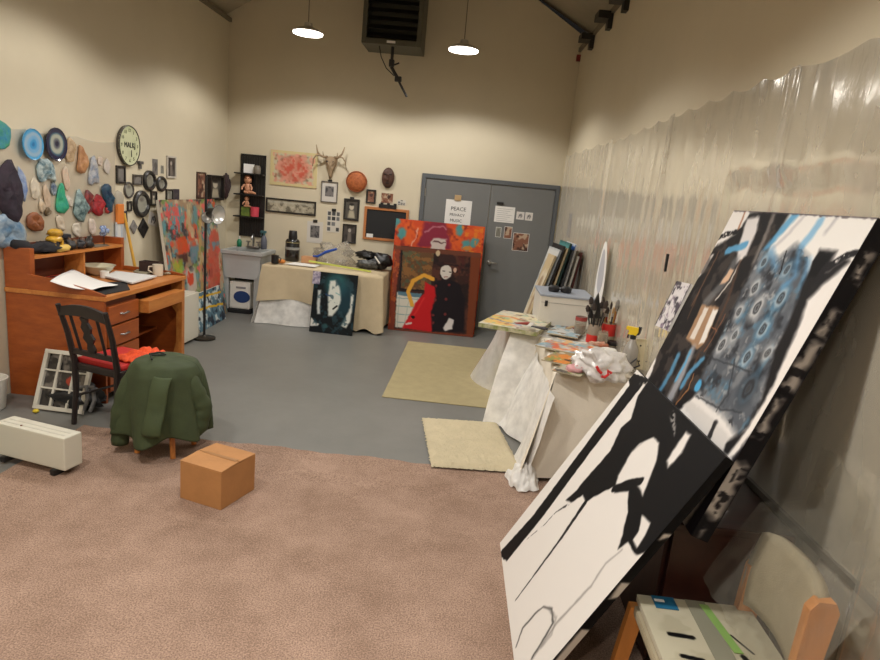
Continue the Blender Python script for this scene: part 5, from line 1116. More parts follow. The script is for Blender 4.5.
fx = pa(TB, 252, 246, .15)[0]; fyy = 8.5
b = B(); b.box(fx-.09, fx+.09, fyy-.03, fyy+.03, zS, zS+.03, .008); b.tube([(fx, fyy, zS+.03), (fx, fyy, zS+.14), (fx+.01, fyy-.04, zS+.19), (fx+.03, fyy-.13, zS+.17), (fx+.03, fyy-.15, zS+.13)], .013)
for sg in (-1, 1): b.tube([(fx+sg*.07, fyy, zS+.03), (fx+sg*.07, fyy, zS+.08)], .012); b.box(fx+sg*.07-.03, fx+sg*.07+.03, fyy-.01, fyy+.01, zS+.08, zS+.095, .003)
b.build('faucet', STEEL, t, smooth=True)
def onz(px, y): return yp(px, 250, y)[0]
x = onz(237.3, 8.46); t = thing('soap_bottle', (x, 8.53, zS), 'small green soap bottle on the sink rim', 'bottle')
B().lathe([(.028, 0), (.032, .005), (.034, .07), (.02, .1), (.012, .105)], (x, 8.53, zS), 20).build('bottle_body', mat('green_plastic', (24, 120, 84), .35), t, smooth=True); B().lathe([(.012, .105), (.014, .135), (.01, .14)], (x, 8.53, zS), 14).build('cap', WHITE, t, smooth=True)
x = onz(261.5, 8.44); t = thing('spray_bottle', (x, 8.53, zS), 'greyish spray bottle at the right end of the sink', 'bottle')
B().lathe([(.038, 0), (.042, .006), (.042, .12), (.03, .16), (.014, .19)], (x, 8.53, zS), 20).build('bottle_body', mat('grey_bottle', (96, 100, 112), .35), t, smooth=True)
b = B(); b.lathe([(.015, .185), (.016, .22)], (x, 8.53, zS), 14); b.box(x-.05, x+.03, 8.51, 8.55, zS+.215, zS+.25, .008); b.tube([(x-.04, 8.53, zS+.22), (x-.045, 8.53, zS+.17)], .006); b.build('trigger_head', mat('teal_trigger', (60, 100, 104), .4), t)
# things under the sink
ax0 = yp(225, 300, 8.12)[0]; t = thing('detergent_box', (-2.98, 8.15, 0), 'white box with a large blue oval under the sink', 'box')
B().box(-3.14, -2.86, 8.06, 8.26, .055, .42, .02).build('box_body', WHITE, t)
Tf = frame_T((-3.0, 8.06, .22), (1, 0, 0), (0, 0, 1), (0, -1, 0)); B(Tf@Matrix.Translation((.03, 0, 0))).lathe([(.11, .0), (.11, .004)], n=32, sy=.72).build('blue_oval', mat('oval_blue', (34, 60, 110), .5), t); text('SOAP', Tf@Matrix.Translation((.02, .12, 0)), .06, inkm, 'lettering', t, c=.002) if False else B(Tf).box(-.05, .08, .11, .135, .0, .003).build('printed_band', mat('grey_print', (130, 128, 130), .7), t)
B().box(-3.17, -2.84, 8.03, 8.44, 0, .05, .005).box(-3.17, -2.84, 8.32, 8.44, .05, .47, .01).build('black_crate', BLACKM, label='black crate under the sink holding the white box', category='crate')
B().box(-3.10, -2.93, 8.28, 8.31, .43, .465, .003).build('grey_tag', mat('tag_grey', (150, 148, 144), .6), label='grey strip behind the white box under the sink', category='tag') if False else None
q = yp(222, 245, 7.85); B().tube([(q[0]-.05, 7.85, q[2]-.1), (q[0]-.045, 7.85, q[2]+.03), (q[0]+.0, 7.85, q[2]+.06), (q[0]+.05, 7.85, q[2]+.02), (q[0]+.05, 7.85, q[2]-.08)], .010).build('bent_hose', BLACK, smooth=True, label='short black bent hose at the right edge of the colourful painting', category='hose') if False else None

# ================================================================== BACK TABLE WITH CLOTH
def cloth_box(name, m, x0, x1, y0, y1, zt, hem, amp, label, seed=1, parent=None, cat='tablecloth', top=True, flare=.9, freq=9., n=200, nv=22, skip=None):
    per = [(x0, y0), (x1, y0), (x1, y1), (x0, y1)]; L_ = [x1-x0, y1-y0, x1-x0, y1-y0]; tot = sum(L_); cxm, cym = (x0+x1)/2, (y0+y1)/2
    def pt(s):
        s = (s % 1)*tot; i = 0
        while s > L_[i]+1e-9 and i < 3: s -= L_[i]; i += 1
        (xa, ya), (xb, yb) = per[i], per[(i+1) % 4]; f = s/L_[i]; nrm = [(0, -1), (1, 0), (0, 1), (-1, 0)][i]
        e = min(s, L_[i]-s); k = min(1, e/.12); nb = [(0, -1), (1, 0), (0, 1), (-1, 0)][(i+1) % 4 if s > L_[i]/2 else (i-1) % 4]
        nx, ny = nrm[0]+nb[0]*(1-k)*.9, nrm[1]+nb[1]*(1-k)*.9
        return xa+(xb-xa)*f, ya+(yb-ya)*f, nx, ny, 1+(1-k)*flare
    def fn(u, v):
        x, y, nx, ny, cf = pt(u); CL = lambda X_, Y_: min(X_, wr(Y_)-.045)
        if v < .12 and top: q = v/.12; return (cxm+(x-cxm)*q, cym+(y-cym)*q, zt+.004*mnoise.noise(Vector((x*5*q, y*5*q, 1)))-.006*q**6)
        q = (v-.12)/.88 if top else v; h = hem(u, x, y); z = zt-.006-(zt-h)*q
        a_ = u*tot; w_ = .5+.5*math.sin(a_*freq+1.5*mnoise.noise(Vector((a_*1.3, seed, 0)))*3)
        d = .008+amp*q*(.25+w_)*cf+amp*.6*q*mnoise.noise(Vector((a_*2.5, q*1.5, seed)))+.0
        return (CL(x+nx*d, y+ny*d), y+ny*d, max(z, .004))
    o = B().grid(fn, n, nv).build(name, m, parent, smooth='all', fix=False)
    if not parent: o['label'] = label; o['category'] = cat
    else:
        if label: o['label'] = label
    return o
def table(name, x0, x1, y0, y1, zt, label, wood_=None):
    t = thing(name, ((x0+x1)/2, (y0+y1)/2, 0), label, 'table'); wm = wood_ or mat('table_laminate', (168, 156, 136), .5)
    B().box(x0+.01, x1-.01, y0+.01, y1-.01, zt-.03, zt-.008, .004).build('tabletop', wm, t)
    for x in (x0+.06, x1-.06):
        for y in (y0+.06, y1-.06): B().tube([(x, y, 0), (x, y, zt-.03)], .016).build('leg', DARKST, t)
    return t
can = mat('canvas_dropcloth', (196, 178, 146), .85, var=.06, vs=4, bump=.25, bs=120)
film = plasticmat('milky_plastic', .95, (244, 241, 235), .3, .2, 12, stretch=(1, 1, 1), tl_share=.12)
tx0, tx1, ty0, ty1 = -2.56, -1.06, 7.64, 8.36
table('folding_table', tx0, tx1, ty0, ty1, .745, 'folding table hidden under the canvas cloth at the back wall')
def hemb(u, x, y):
    if x > -1.62: return .015+.05*abs(math.sin(x*14))
    return .30+.04*math.sin(x*5)
cloth_box('canvas_tablecloth', can, tx0, tx1, ty0, ty1, .755, hemb, .035, 'beige canvas cloth over the table at the back wall', 3, freq=10)
def hemp(u, x, y): return .012
cloth_box('plastic_skirt', film, tx0+.01, -1.55, ty0+.01, ty1-.02, .42, hemp, .05, 'crumpled milky plastic hanging to the floor under the canvas cloth of the back table', 8, freq=7, cat='plastic sheet', top=False)
zb = .762
def bt(px, py, z=zb): p = fl(px, py, z); return p[0], min(max(p[1], ty0+.05), ty1-.02)
# big black jug
jx = yp(291.5, 262, 8.1)[0]; jy = 8.12
t = thing('black_canister', (jx, jy, zb), 'tall black canister with a narrower lid on the back table', 'canister')
B().lathe([(.085, 0), (.092, .01), (.094, .14), (.092, .145), (.092, .25), (.08, .275), (.055, .29)], (jx, jy, zb), 32).build('canister_body', mat('black_gloss', (22, 22, 22), .25, coat=.5), t, smooth=True)
B().lathe([(.055, .288), (.058, .30), (.05, .385), (.046, .39)], (jx, jy, zb), 28).build('lid', BLACK, t, smooth=True)
B().lathe([(.0955, .145), (.0965, .15), (.0965, .175), (.0955, .18)], (jx, jy, zb), 32, closed=False).build('label_band', mat('grey_band', (140, 140, 136), .4), t, smooth=True)
B().lathe([(.0945, .235), (.0955, .24), (.0945, .245)], (jx, jy, zb), 32, closed=False).build('trim_ring', mat('gold_ring', (150, 138, 96), .4), t)
x, y = bt(272.5, 264); t = thing('black_mug', (x, y, zb), 'black mug on the left end of the back table', 'mug')
B().lathe([(.042, 0), (.046, .004), (.046, .10), (.041, .10), (.04, .01), (.001, .01)], (x, y, zb), 24, closed=False).build('mug_body', BLACK, t, smooth=True); B().tube([(x+.044, y, zb+.08), (x+.075, y, zb+.07), (x+.072, y, zb+.035), (x+.044, y, zb+.02)], .006).build('handle', BLACK, t, smooth=True)
x, y = bt(281.5, 263.5); B().blob((x, y, zb+.025), (.045, .04, .024), .3, 3, 14, 4, zb).build('orange_sponge', mat('orange_sponge', (196, 120, 50), .8), smooth='all', label='small orange sponge between black mug and black canister', category='sponge')
x0_, y0_ = bt(280, 266); B().prism([(x0_, ty0+.06), (x0_+.38, ty0+.04), (x0_+.40, ty0+.28), (x0_+.05, ty0+.30)], zb, zb+.006).build('paper_pad', PAPER, label='white pad of paper on the back table in front of the black canister', category='paper')
x, y = bt(308.5, 263); B().box(x-.09, x+.10, 8.0, 8.12, zb, zb+.085, .004).build('cardboard_tray', mat('peach_card', (196, 146, 104), .7), label='small peach-brown cardboard box right of the black canister', category='box')
# plastic bag lump + squeegee
t = B(); bx_ = yp(333, 262, 8.1)[0]; t.blob((bx_, 8.14, zb+.11), (.24, .13, .15), .45, 3, 28, 11, zb+.002); t.build('clear_plastic_bag', plasticmat('bag_film', .22, (215, 210, 200), .15, .9, 16, stretch=(1, 1, 1)), smooth='all', label='crumpled clear plastic bag on the middle of the back table', category='bag')
P0 = yp(313, 256, 8.0); P1 = yp(337, 249, 8.0); Pm = yp(318, 256.5, 8.0)
B().tube([P0, Pm, yp(326, 252, 8.0), P1], [.012, .016, .02, .014]).build('blue_brush_handle', mat('blue_plastic', (30, 70, 160), .35), smooth=True, label='blue curved brush handle lying on the clear plastic bag', category='brush')
P0 = yp(309, 262.5, 7.72); P1 = yp(371, 273.5, 7.70)
P0 = Vector(yp(309, 261, 7.9)); P1 = Vector(yp(371, 273, 7.75)); P1.z = zb+.008
b = B(); dx = Vector(P1)-Vector(P0); Tq = frame_T(P0, dx.normalized(), Vector((0, 1, 0)), dx.normalized().cross(Vector((0, 1, 0)))); b = B(Tq).box(0, dx.length, -.012, .014, -.010, .010); b.build('wooden_ruler', mat('lime_wood', (198, 206, 96), .5), label='long pale yellow-green ruler lying along the front of the back table', category='ruler')
# black bag
bx0 = yp(372, 262, 8.0)[0]
t = thing('black_tool_bag', (bx0, 8.1, zb), 'glossy black bag with a white stripe at the right end of the back table', 'bag')
b = B(); b.blob((bx0+.07, 8.14, zb+.10), (.16, .12, .11), .25, 2.2, 28, 6, zb+.001); b.blob((bx0-.10, 8.12, zb+.17), (.14, .08, .05), .3, 3, 24, 9); b.build('bag_body', mat('black_vinyl', (20, 20, 22), .3, bump=.3, bs=14), t, smooth='all')
B().blob((bx0-.07, 8.03, zb+.06), (.13, .05, .05), .4, 4, 20, 3, zb).build('crumpled_wrap', mat('grey_wrap', (110, 110, 106), .3, col2=(40, 40, 40), vs=30), t, smooth='all')
B().tube([(bx0+.03, 8.02, zb+.17), (bx0+.10, 8.0, zb+.09)], .010).build('stripe', WHITE, t)

# black and white canvas at the front of this table
bl = Vector((-1.885, 7.42, .004)); brv = Vector((-1.345, 7.40, .004)); adr = (brv-bl).normalized(); upv = Vector((.055, .13, .73)); upv = upv-adr*upv.dot(adr)+adr*.0; Hc = upv.length
T4 = canvas_frame(bl, adr, upv); wd = (brv-bl).length
a = Art(wd, Hc, .006, (22, 26, 28), art_px(T4, Hc)); a.warp(.004, 5)
a.ell((337, 285), .14, .14, (50, 104, 106), .8, .1); a.ell((344, 300), .16, .2, (34, 66, 78), .7, .1)
a.poly([(330, 281), (336, 280), (340, 288), (341, 300), (338, 309), (332, 316), (328, 316), (328, 296)], (206, 208, 198), 1, .012)
a.stroke([(333, 309), (337, 306)], .022, INK, 1, .006); a.stroke([(326, 294), (330, 296)], .02, (40, 70, 110), .8, .01); a.stroke([(336, 293), (340, 295)], .012, (110, 160, 160), .8, .008)
a.poly([(318, 290), (321, 290), (320, 304), (320, 314), (317, 314), (317, 302)], (190, 194, 190), 1, .01)
a.poly([(351, 294), (354, 295), (352, 310), (350, 322), (346, 328), (341, 326), (346, 316), (350, 308)], (204, 204, 194), 1, .01)
a.poly([(311, 317), (315, 322), (319, 324), (318, 326), (310, 326)], (200, 198, 190), 1, .006)
a.blotch((44, 70, 78), .06, .6, .7); a.ell((325, 326), .03, .03, (50, 90, 92), .7, .02)
canvas('leaning_painting', T4, wd, Hc, .02, a, 'black painting with a pale white face leaning on the canvas-covered back table', sidem=mat('canvas_edge_black', (30, 28, 28), .6))
q = pa(T4, 316.5, 277, 0); B(T4).box(q[0]-.045, q[0]+.05, q[1]-.085, q[1]+.07, .004, .012, .002).build('taped_note', mat('lilac_print', (190, 180, 192), .6, col2=(90, 80, 110), vs=30), label='small white and violet note at the top left of the face painting', category='note')

# red paintings
bl = Vector((-1.04, 8.20, .004)); brv = Vector((.15, 8.20, .004)); adr = (brv-bl).normalized(); upv = Vector((0, .22, 1.42)); Hc = upv.length; T5 = canvas_frame(bl, adr, upv); wd = (brv-bl).length
a = Art(wd, Hc, .009, (190, 72, 40), art_px(T5, Hc)); a.warp(.02, 5)
a.blotch((206, 92, 42), .1, .5, .8); a.blotch((120, 40, 36), .1, .58, .8)
a.poly([(418, 246), (424, 222), (446, 222), (452, 250)], (124, 40, 56), 1, .02); a.stroke([(425, 232), (436, 226), (446, 228)], .02, (176, 120, 130), .7, .01); a.poly([(432, 238), (447, 238), (445, 250), (430, 250)], (190, 176, 166), 1, .01); a.stroke([(434, 241), (445, 243)], .02, (70, 40, 44), .9, .01)
for c in ((402, 233), (396, 222), (460, 230), (466, 246), (474, 242)): a.ell(c, .055, .07, (66, 140, 144), .9, .03)
a.blotch((206, 120, 40), .06, .5, .8, a.mask([(462, 226), (482, 228), (482, 255), (462, 252)])); a.stroke([(418, 228), (412, 246)], .012, (214, 170, 150), .8, .006)
a.blotch((110, 54, 38), .08, .52, .8, a.mask([(380, 245), (398, 245), (392, 340), (380, 340)]))
for c in ((392, 300), (393, 290), (391, 275)): a.ell(c, .04, .05, (196, 110, 40), .8, .03)
canvas('leaning_painting', T5, wd, Hc, .03, a, 'orange-red painting whose top strip shows above the framed figure painting', sidem=mat('canvas_edge_rust', (110, 52, 36), .7))
bl = Vector((-.985, 7.98, .004)); brv = Vector((.135, 8.03, .004)); adr = (brv-bl).normalized(); upv = Vector((0, .17, 1.09)); upv = upv-adr*upv.dot(adr); Hc = upv.length; T6 = canvas_frame(bl, adr, upv); wd = (brv-bl).length
a = Art(wd, Hc, .0065, (54, 34, 30), art_px(T6, Hc)); a.warp(.005, 4)
a.blotch((84, 50, 40), .1, .5, .8); a.blotch((34, 26, 26), .09, .55, .8)
a.poly([(385, 330), (393, 244), (401, 245), (396, 292), (394, 331)], (126, 58, 42), 1, .01); a.blotch((170, 86, 46), .05, .55, .8, a.mask([(385, 330), (393, 244), (401, 245), (394, 331)]))
a.poly([(402, 250), (434, 252), (430, 292), (400, 289)], (92, 66, 44), 1, .008); a.blotch((132, 92, 52), .05, .5, .8, a.mask([(402, 250), (434, 252), (430, 292), (400, 289)])); a.blotch((70, 84, 66), .05, .58, .7, a.mask([(402, 250), (434, 252), (430, 292), (400, 289)])); 
for p_, q_ in (((402, 249), (400, 289)), ((402, 249), (435, 252)), ((400, 289), (428, 291))): a.stroke([p_, q_], .02, (30, 26, 28), 1, .006)
a.poly([(397, 292), (422, 294), (404, 328), (395, 327)], (196, 190, 176), 1, .008); 
for k in range(4): a.stroke([(397, 298+k*8), (418-k*4, 299+k*8)], .012, (110, 140, 140), .8, .006)
a.stroke([(400, 292), (397, 328)], .01, (150, 160, 150), .7, .006); a.stroke([(410, 294), (404, 325)], .01, (150, 160, 150), .7, .006); a.poly([(398, 291), (422, 294), (421, 298), (398, 295)], (70, 104, 120), .9, .006)
a.poly([(425, 282), (440, 290), (434, 330), (430, 332), (402, 328), (410, 314), (416, 302), (424, 294)], (178, 28, 32), 1, .01); a.stroke([(424, 298), (416, 312), (407, 324)], .02, (206, 50, 48), .7, .02); a.ell((413, 317), .024, .022, INK, .9, .008); a.stroke([(406, 324), (411, 323)], .025, (200, 190, 180), .9, .006)
a.stroke([(412, 305), (408, 292), (413, 281), (424, 275), (433, 279)], .05, (206, 150, 56), 1, .01)
a.poly([(434, 282), (443, 279), (452, 280), (460, 284), (465, 300), (464, 332), (432, 332), (431, 312), (436, 296)], (28, 22, 26), 1, .012)
a.ell((446, 272), .075, .095, (198, 190, 180), 1, .01); a.poly([(438, 262), (456, 264), (456, 258), (452, 254), (444, 253), (440, 257)], (52, 34, 32), 1, .01); a.stroke([(436, 263), (459, 266)], .024, (46, 30, 30), 1, .006); a.stroke([(443, 271), (445, 271)], .012, INK, .9, .004); a.stroke([(449, 272), (451, 272)], .012, INK, .9, .004); a.stroke([(444, 277), (448, 277)], .01, (120, 50, 46), .9, .004); a.ell((455, 270), .02, .03, (186, 150, 130), 1, .006)
for c in ((436, 286), (449, 285), (446, 299), (435, 300), (445, 314), (433, 315), (433, 323)): a.ell(c, .018, .018, (110, 46, 44), .9, .008)
a.poly([(449, 318), (454, 320), (452, 329), (445, 331), (443, 328)], (204, 196, 190), 1, .008)
a.poly([(471, 252), (481, 253), (474, 338), (466, 337)], (110, 56, 34), 1, .01); a.poly([(390, 245), (482, 253), (482, 258), (390, 249)], (104, 60, 44), .9, .008); a.poly([(385, 328), (474, 335), (474, 340), (385, 333)], (118, 58, 40), .95, .008); a.ell((438, 253), .03, .04, (196, 176, 140), .9, .01)
a.blotch((72, 34, 32), .05, .56, .7, a.mask([(456, 256), (470, 256), (470, 282), (460, 282)]))
canvas('leaning_painting', T6, wd, Hc, .03, a, 'painting of a pale person in dark hat beside a red animal, leaning at the doors', sidem=mat('canvas_edge_rust', (110, 52, 36), .7))

# ================================================================== RUGS
rugm = mat('beige_flat_rug', (164, 150, 112), .9, var=.06, vs=9, bump=.5, bs=160)
B().box(-.655, .60, 5.25, 7.43, .001, .009, .003).build('flat_rug', rugm, label='flat beige rectangular rug in front of the doors', category='rug')
fm = mat('cream_shag', (200, 186, 154), .95, var=.06, vs=10, bump=1., bs=110)
def shag(u, v):
    x0, x1 = (-.252+(.138)*0, .342); xL = -.25+.12*(1-v)*1.0; 
    L0, L1 = Vector((-.12, 3.90)), Vector((-.26, 4.80)); R0, R1 = Vector((.50, 3.96)), Vector((.35, 4.87))
    p = (L0.lerp(R0, u)).lerp(L1.lerp(R1, u), v); e = min(u, 1-u, v, 1-v); j = .010*mnoise.noise(Vector((u*30, v*30, 2)))
    if e < .001: p = p+Vector((mnoise.noise(Vector((u*40, v*40, 5))), mnoise.noise(Vector((u*40, v*40, 9)))))*.02
    return (p.x, p.y, .02+.018*min(1, e*18)+j*.6 if e > .001 else .016)
B().grid(shag, 70, 90).build('shag_rug', fm, smooth='all', fix=False, label='small fluffy cream rug at the edge of the carpet beside the work table', category='rug')
# ================================================================== RIGHT WORK TABLES
ZW = .752; zw = ZW+.010
table('folding_table', .64, 1.18, 3.98, 5.02, ZW-.005, 'nearer work table under the canvas cloth along the right wall')
table('folding_table', .40, 1.14, 5.08, 5.98, ZW-.005, 'farther work table under milky plastic by the right wall')
can2 = mat('canvas_cloth_pale', (228, 218, 200), .85, var=.05, vs=3, bump=.25, bs=120)
cloth_box('canvas_tablecloth', can2, .64, 1.18, 3.98, 5.04, ZW, lambda u, x, y: .03+.03*abs(math.sin(y*7)) if y > 4.05 or x < .9 else .06, .06, 'pale canvas cloth hanging to the floor over the nearer work table', 4, freq=6.5, flare=1.8)
cloth_box('plastic_skirt', film, .40, 1.13, 5.06, 6.0, ZW, lambda u, x, y: .01, .14, 'milky plastic hanging to the floor around the farther work table', 13, freq=8, cat='plastic sheet', n=220)
def pool(u, v):     # plastic fallen in folds from the near table's left side to the floor
    y = 3.80+1.45*u; q = v; x0 = .615; out = .10+.17*u**1.5+.05*math.sin(u*11)
    z = .60*(1-q)**1.15-.0; x = x0-out*q-.05*abs(mnoise.noise(Vector((u*4, q*1.2, 5))))-.02*math.sin(u*22+q*2)*q
    y += .10*(q-.5)*math.sin(u*5)
    return (x, y, max(.012+.03*abs(mnoise.noise(Vector((u*9, q*4, 2))))*max(0, q-.6), z+.02))
o = B().grid(pool, 120, 36).build('plastic_sheet', film, smooth='all', fix=False, label='crumpled white plastic sliding down to the floor left of the canvas-draped work table', category='plastic sheet')
def pile(u, v):
    an = 2*PI*u; r = .15*(1-v*.75)*(1+.3*mnoise.noise(Vector((math.cos(an)*1.6, math.sin(an)*1.6, v*1.5)))+.05*math.sin(an*7))
    return (.50+r*math.cos(an)*.75, 3.86+r*math.sin(an)*1.15, .014+.13*v+.03*mnoise.noise(Vector((math.cos(an)*3, math.sin(an)*3, v*4))))
B().grid(pile, 60, 16).build('plastic_heap', film, smooth='all', fix=False, label='bunched end of white plastic on the carpet edge below the near work table corner', category='plastic sheet')

# ---- boards and palettes
def quad_board(name, pts, z, th, label, paint, cat='palette', group=None, edge=None):
    P_ = [Vector((*fl(p[0], p[1], z+th), 0)) for p in pts]
    c = sum(P_, Vector())/4; ad_ = ((P_[1]-P_[0])+(P_[2]-P_[3])).normalized(); W = ((P_[1]-P_[0]).length+(P_[2]-P_[3]).length)/2
    up_ = Vector((-ad_.y, ad_.x, 0)); Hh = abs((P_[3]-P_[0]).dot(up_)+(P_[2]-P_[1]).dot(up_))/2
    T_ = frame_T(c-ad_*W/2-up_*Hh/2+Vector((0, 0, z)), ad_, up_, (0, 0, 1))
    t = thing(name, (c.x, c.y, z), label, cat, group)
    B(T_).box(0, W, 0, Hh, 0, th, .002).build('board', edge or mat('board_edge', (170, 158, 134), .7), t)
    s = Art(W, Hh, .007, (196, 188, 170), lambda px, py: (lambda q: (q[0], Hh-q[1]))(pa(T_, px, py, th))); s.warp(.012, 5); paint(s, W, Hh); s.build('paint_layer', T_, th+.001, t, b1=Hh); return t
def p1_(s, W, Hh):
    s.blotch((214, 200, 160), .08, .5, .8); s.poly([(485, 313), (512, 319), (512, 327), (484, 322)], (214, 176, 92), .9, .02)
    s.stroke([(494, 315), (510, 317), (525, 321)], .05, (212, 134, 76), .8, .03); s.stroke([(486, 317), (505, 322), (520, 325)], .035, (116, 124, 160), .8, .02); s.stroke([(498, 322), (515, 326)], .02, (196, 104, 110), .8, .02)
    s.blotch((140, 170, 150), .05, .62, .7); s.blotch((120, 84, 66), .04, .68, .8)
quad_board('painted_board', [(486, 324), (548, 334), (546, 317), (497, 309)], zw+.0, .035, 'board covered in streaks of paint overhanging the far end of the work tables', p1_, 'board', edge=mat('green_edge', (120, 128, 66), .7, col2=(196, 186, 160), vs=14))
def p2_(s, W, Hh):
    s.c[:] = (170, 166, 156); s.blotch((206, 92, 58), .08, .5, .85); s.blotch((120, 160, 176), .09, .5, .8); s.blotch((222, 170, 110), .06, .58, .8); s.blotch((200, 200, 196), .05, .6, .8)
def p3_(s, W, Hh):
    s.c[:] = (150, 130, 96); s.blotch((216, 128, 54), .09, .48, .85); s.blotch((56, 52, 50), .07, .55, .85); s.blotch((128, 146, 80), .05, .6, .8); s.blotch((206, 198, 180), .05, .62, .8)
def p4_(s, W, Hh):
    s.c[:] = (176, 168, 148); s.blotch((70, 64, 58), .05, .55, .8); s.blotch((140, 150, 96), .05, .58, .8); s.blotch((206, 150, 100), .05, .6, .7)
def p5_(s, W, Hh):
    s.c[:] = (150, 172, 180); s.blotch((206, 200, 190), .06, .5, .8); s.blotch((110, 90, 70), .05, .62, .8)
quad_board('paint_palette', [(550, 349), (588, 356), (592, 346), (543, 334)], zw, .012, 'red, orange and blue smeared palette board on the near work table', p2_)
quad_board('paint_palette', [(553, 362), (584, 368), (590, 356), (549, 347)], zw+.0, .010, 'orange and dark smeared palette board, nearest the table front', p3_)
quad_board('paint_palette', [(560, 371), (580, 377), (590, 369), (556, 363)], zw+.0, .008, 'thin paint-crusted card at the front corner of the near work table', p4_)
quad_board('paint_palette', [(548, 333), (580, 338), (584, 329), (556, 324)], zw, .010, 'pale blue-grey palette board just in front of the white box', p5_)
# tubes and brushes lying about
tubec = [(150, 60, 50), (206, 200, 190), (50, 48, 50), (176, 150, 110), (120, 60, 44), (196, 196, 196)]
tpos = [((522, 325), .3, .05), ((530, 327), 1.2, .05), ((538, 329), -.4, .05), ((562, 318), .9, .012), ((566, 321), -.6, .012), ((571, 323), .2, .012)]
tl = ['brown-red paint tube lying at the left of the painted board', 'white paint tube lying across the painted board', 'black paint tube lying at the right end of the painted board', 'tan paint tube in the small heap left of the brush jars', 'rust paint tube in the small heap left of the brush jars', 'light grey paint tube in the small heap, nearest the brush jars']
for i, ((px, py), an, dz2) in enumerate(tpos):
    z = zw+dz2-.012+(.026 if i < 3 else .0); p = fl(px, py, z); 
    if i > 2: p = (min(p[0], 1.05), min(p[1], 5.34))
    Tt = TR(p[0], p[1], z+.014, an); t = thing('paint_tube', (p[0], p[1], z), tl[i], 'paint tube', 'paint tubes on the work tables')
    vs = []; 
    B(Tt).add([(x, y*(1-.15*k), zz*(1-.8*k)) for k, x in ((0, .06), (1, -.06)) for y, zz in ((-.018, -.012), (.018, -.012), (.022, 0), (.018, .012), (-.018, .012), (-.022, 0))], [(0, 1, 2, 3, 4, 5), (11, 10, 9, 8, 7, 6)]+[(k, 6+k, 6+(k+1) % 6, (k+1) % 6) for k in range(6)]).build('tube_body', mat('tube%d' % i, tubec[i], .4), t)
    B(Tt).tube([(.06, 0, 0), (.08, 0, 0)], .010, 8).build('cap', mat('tube_cap', (40, 38, 38), .5), t)
q = fl(545, 315, zw+.05); B().blob((q[0], q[1], zw+.06), (.02, .02, .022), .2, 3, 12, 3).build('red_cap', mat('red_bit', (200, 34, 30), .4), smooth='all', label='bright red cap near the lower left corner of the white box', category='cap')

# ---- white box with black cups
wx0, wx1, wy0, wy1, wz = .64, 1.10, 5.42, 5.95, .275
wbm = mat('box_white', (206, 200, 188), .5, var=.03); t = thing('white_storage_box', ((wx0+wx1)/2, (wy0+wy1)/2, zw), 'white storage box with a grey-blue lid on the farther work table', 'box')
B().box(wx0, wx1, wy0, wy1, zw, zw+wz-.02, .006).build('box_body', wbm, t); B().box(wx0-.008, wx1+.008, wy0-.008, wy1+.008, zw+wz-.02, zw+wz, .006).build('lid', mat('lid_bluegrey', (150, 156, 166), .45), t)
B().box(wx0+.04, wx0+.065, wy0-.012, wy0, zw+.17, zw+.22, .003).build('latch', BLACK, t); B().box(wx0+.01, wx1-.01, wy0-.002, wy0+.001, zw+.20, zw+.204).build('seam', mat('seam_grey', (150, 146, 136), .6), t)
zb2 = zw+wz+.001
t = thing('black_headphones', (.80, 5.62, zb2), 'pair of black round cups lying on the lid of the white box', 'headphones')
for x in (.77, .88): B().lathe([(.04, 0), (.048, .008), (.05, .04), (.035, .055)], (x, 5.62, zb2), 20).build('ear_cup', BLACK, t, smooth=True)
B().tube([(.77+.11*k/10, 5.64+.10*math.sin(PI*k/10), zb2+.012) for k in range(11)], .009).build('headband', BLACK, t, smooth=True)

# ---- jars with brushes
glass = plasticmat('thin_glass', .25, (190, 184, 170), .08, .02, 4)
def jar(x, y, r, h, label, bodym, bandm=None, band=(.0, 0.), lid=None, fill=None, n=0, seed=0, colr=None):
    t = thing('brush_jar' if n else 'glass_jar', (x, y, zw), label, 'jar')
    B().lathe([(r*.9, 0), (r, .006), (r, h*.8), (r*.86, h*.92), (r*.86, h), (r*.80, h), (r*.8, h*.9), (r*.93, h*.78), (r*.93, .01), (.001, .008)], (x, y, zw), 28, closed=False).build('jar_body', bodym, t, smooth=True)
    if bandm: B().lathe([(r*1.01, band[0]*h), (r*1.015, band[0]*h+.002), (r*1.015, band[1]*h), (r*1.01, band[1]*h)], (x, y, zw), 28, closed=False).build('label_band', bandm, t, smooth=True)
    if lid: B().lathe([(r*.9, h*.93), (r*.92, h*.94), (r*.92, h*1.05), (r*.85, h*1.07)], (x, y, zw), 24).build('lid', lid, t, smooth=True)
    if fill: B().lathe([(r*.88, .012), (r*.9, .02), (r*.9, fill[1]*h)], (x, y, zw), 24).build('contents', fill[0], t, smooth=True)
    return t
redb = mat('red_label', (196, 40, 32), .5)
jar(.965, 5.16, .048, .155, 'glass jar with a dull red lid, leftmost of the brush jars', glass, mat('wine_lid', (150, 60, 56), .5), (.78, .98), fill=(mat('murky_water', (150, 128, 108), .4), .55))
rb = random.Random(5)
def brush(x, y, tx, ty, L0, label, hm, bristle, wide=.012):
    b0 = Vector((x, y, zw+.02)); d = Vector((tx, ty, 1)).normalized(); t = thing('paint_brush', b0, label, 'brush', 'brushes standing in the jars')
    B().tube([b0, b0+d*L0*.5, b0+d*L0*.72], [.004, .006, .007], 8).build('handle', hm, t, smooth=True)
    B().tube([b0+d*L0*.72, b0+d*L0*.82], [.008, wide*.7], 8).build('ferrule', STEEL, t, smooth=True)
    B().tube([b0+d*L0*.82, b0+d*L0*.92, b0+d*L0], [wide*.8, wide, wide*.35], 8).build('bristles', bristle, t, smooth=True)
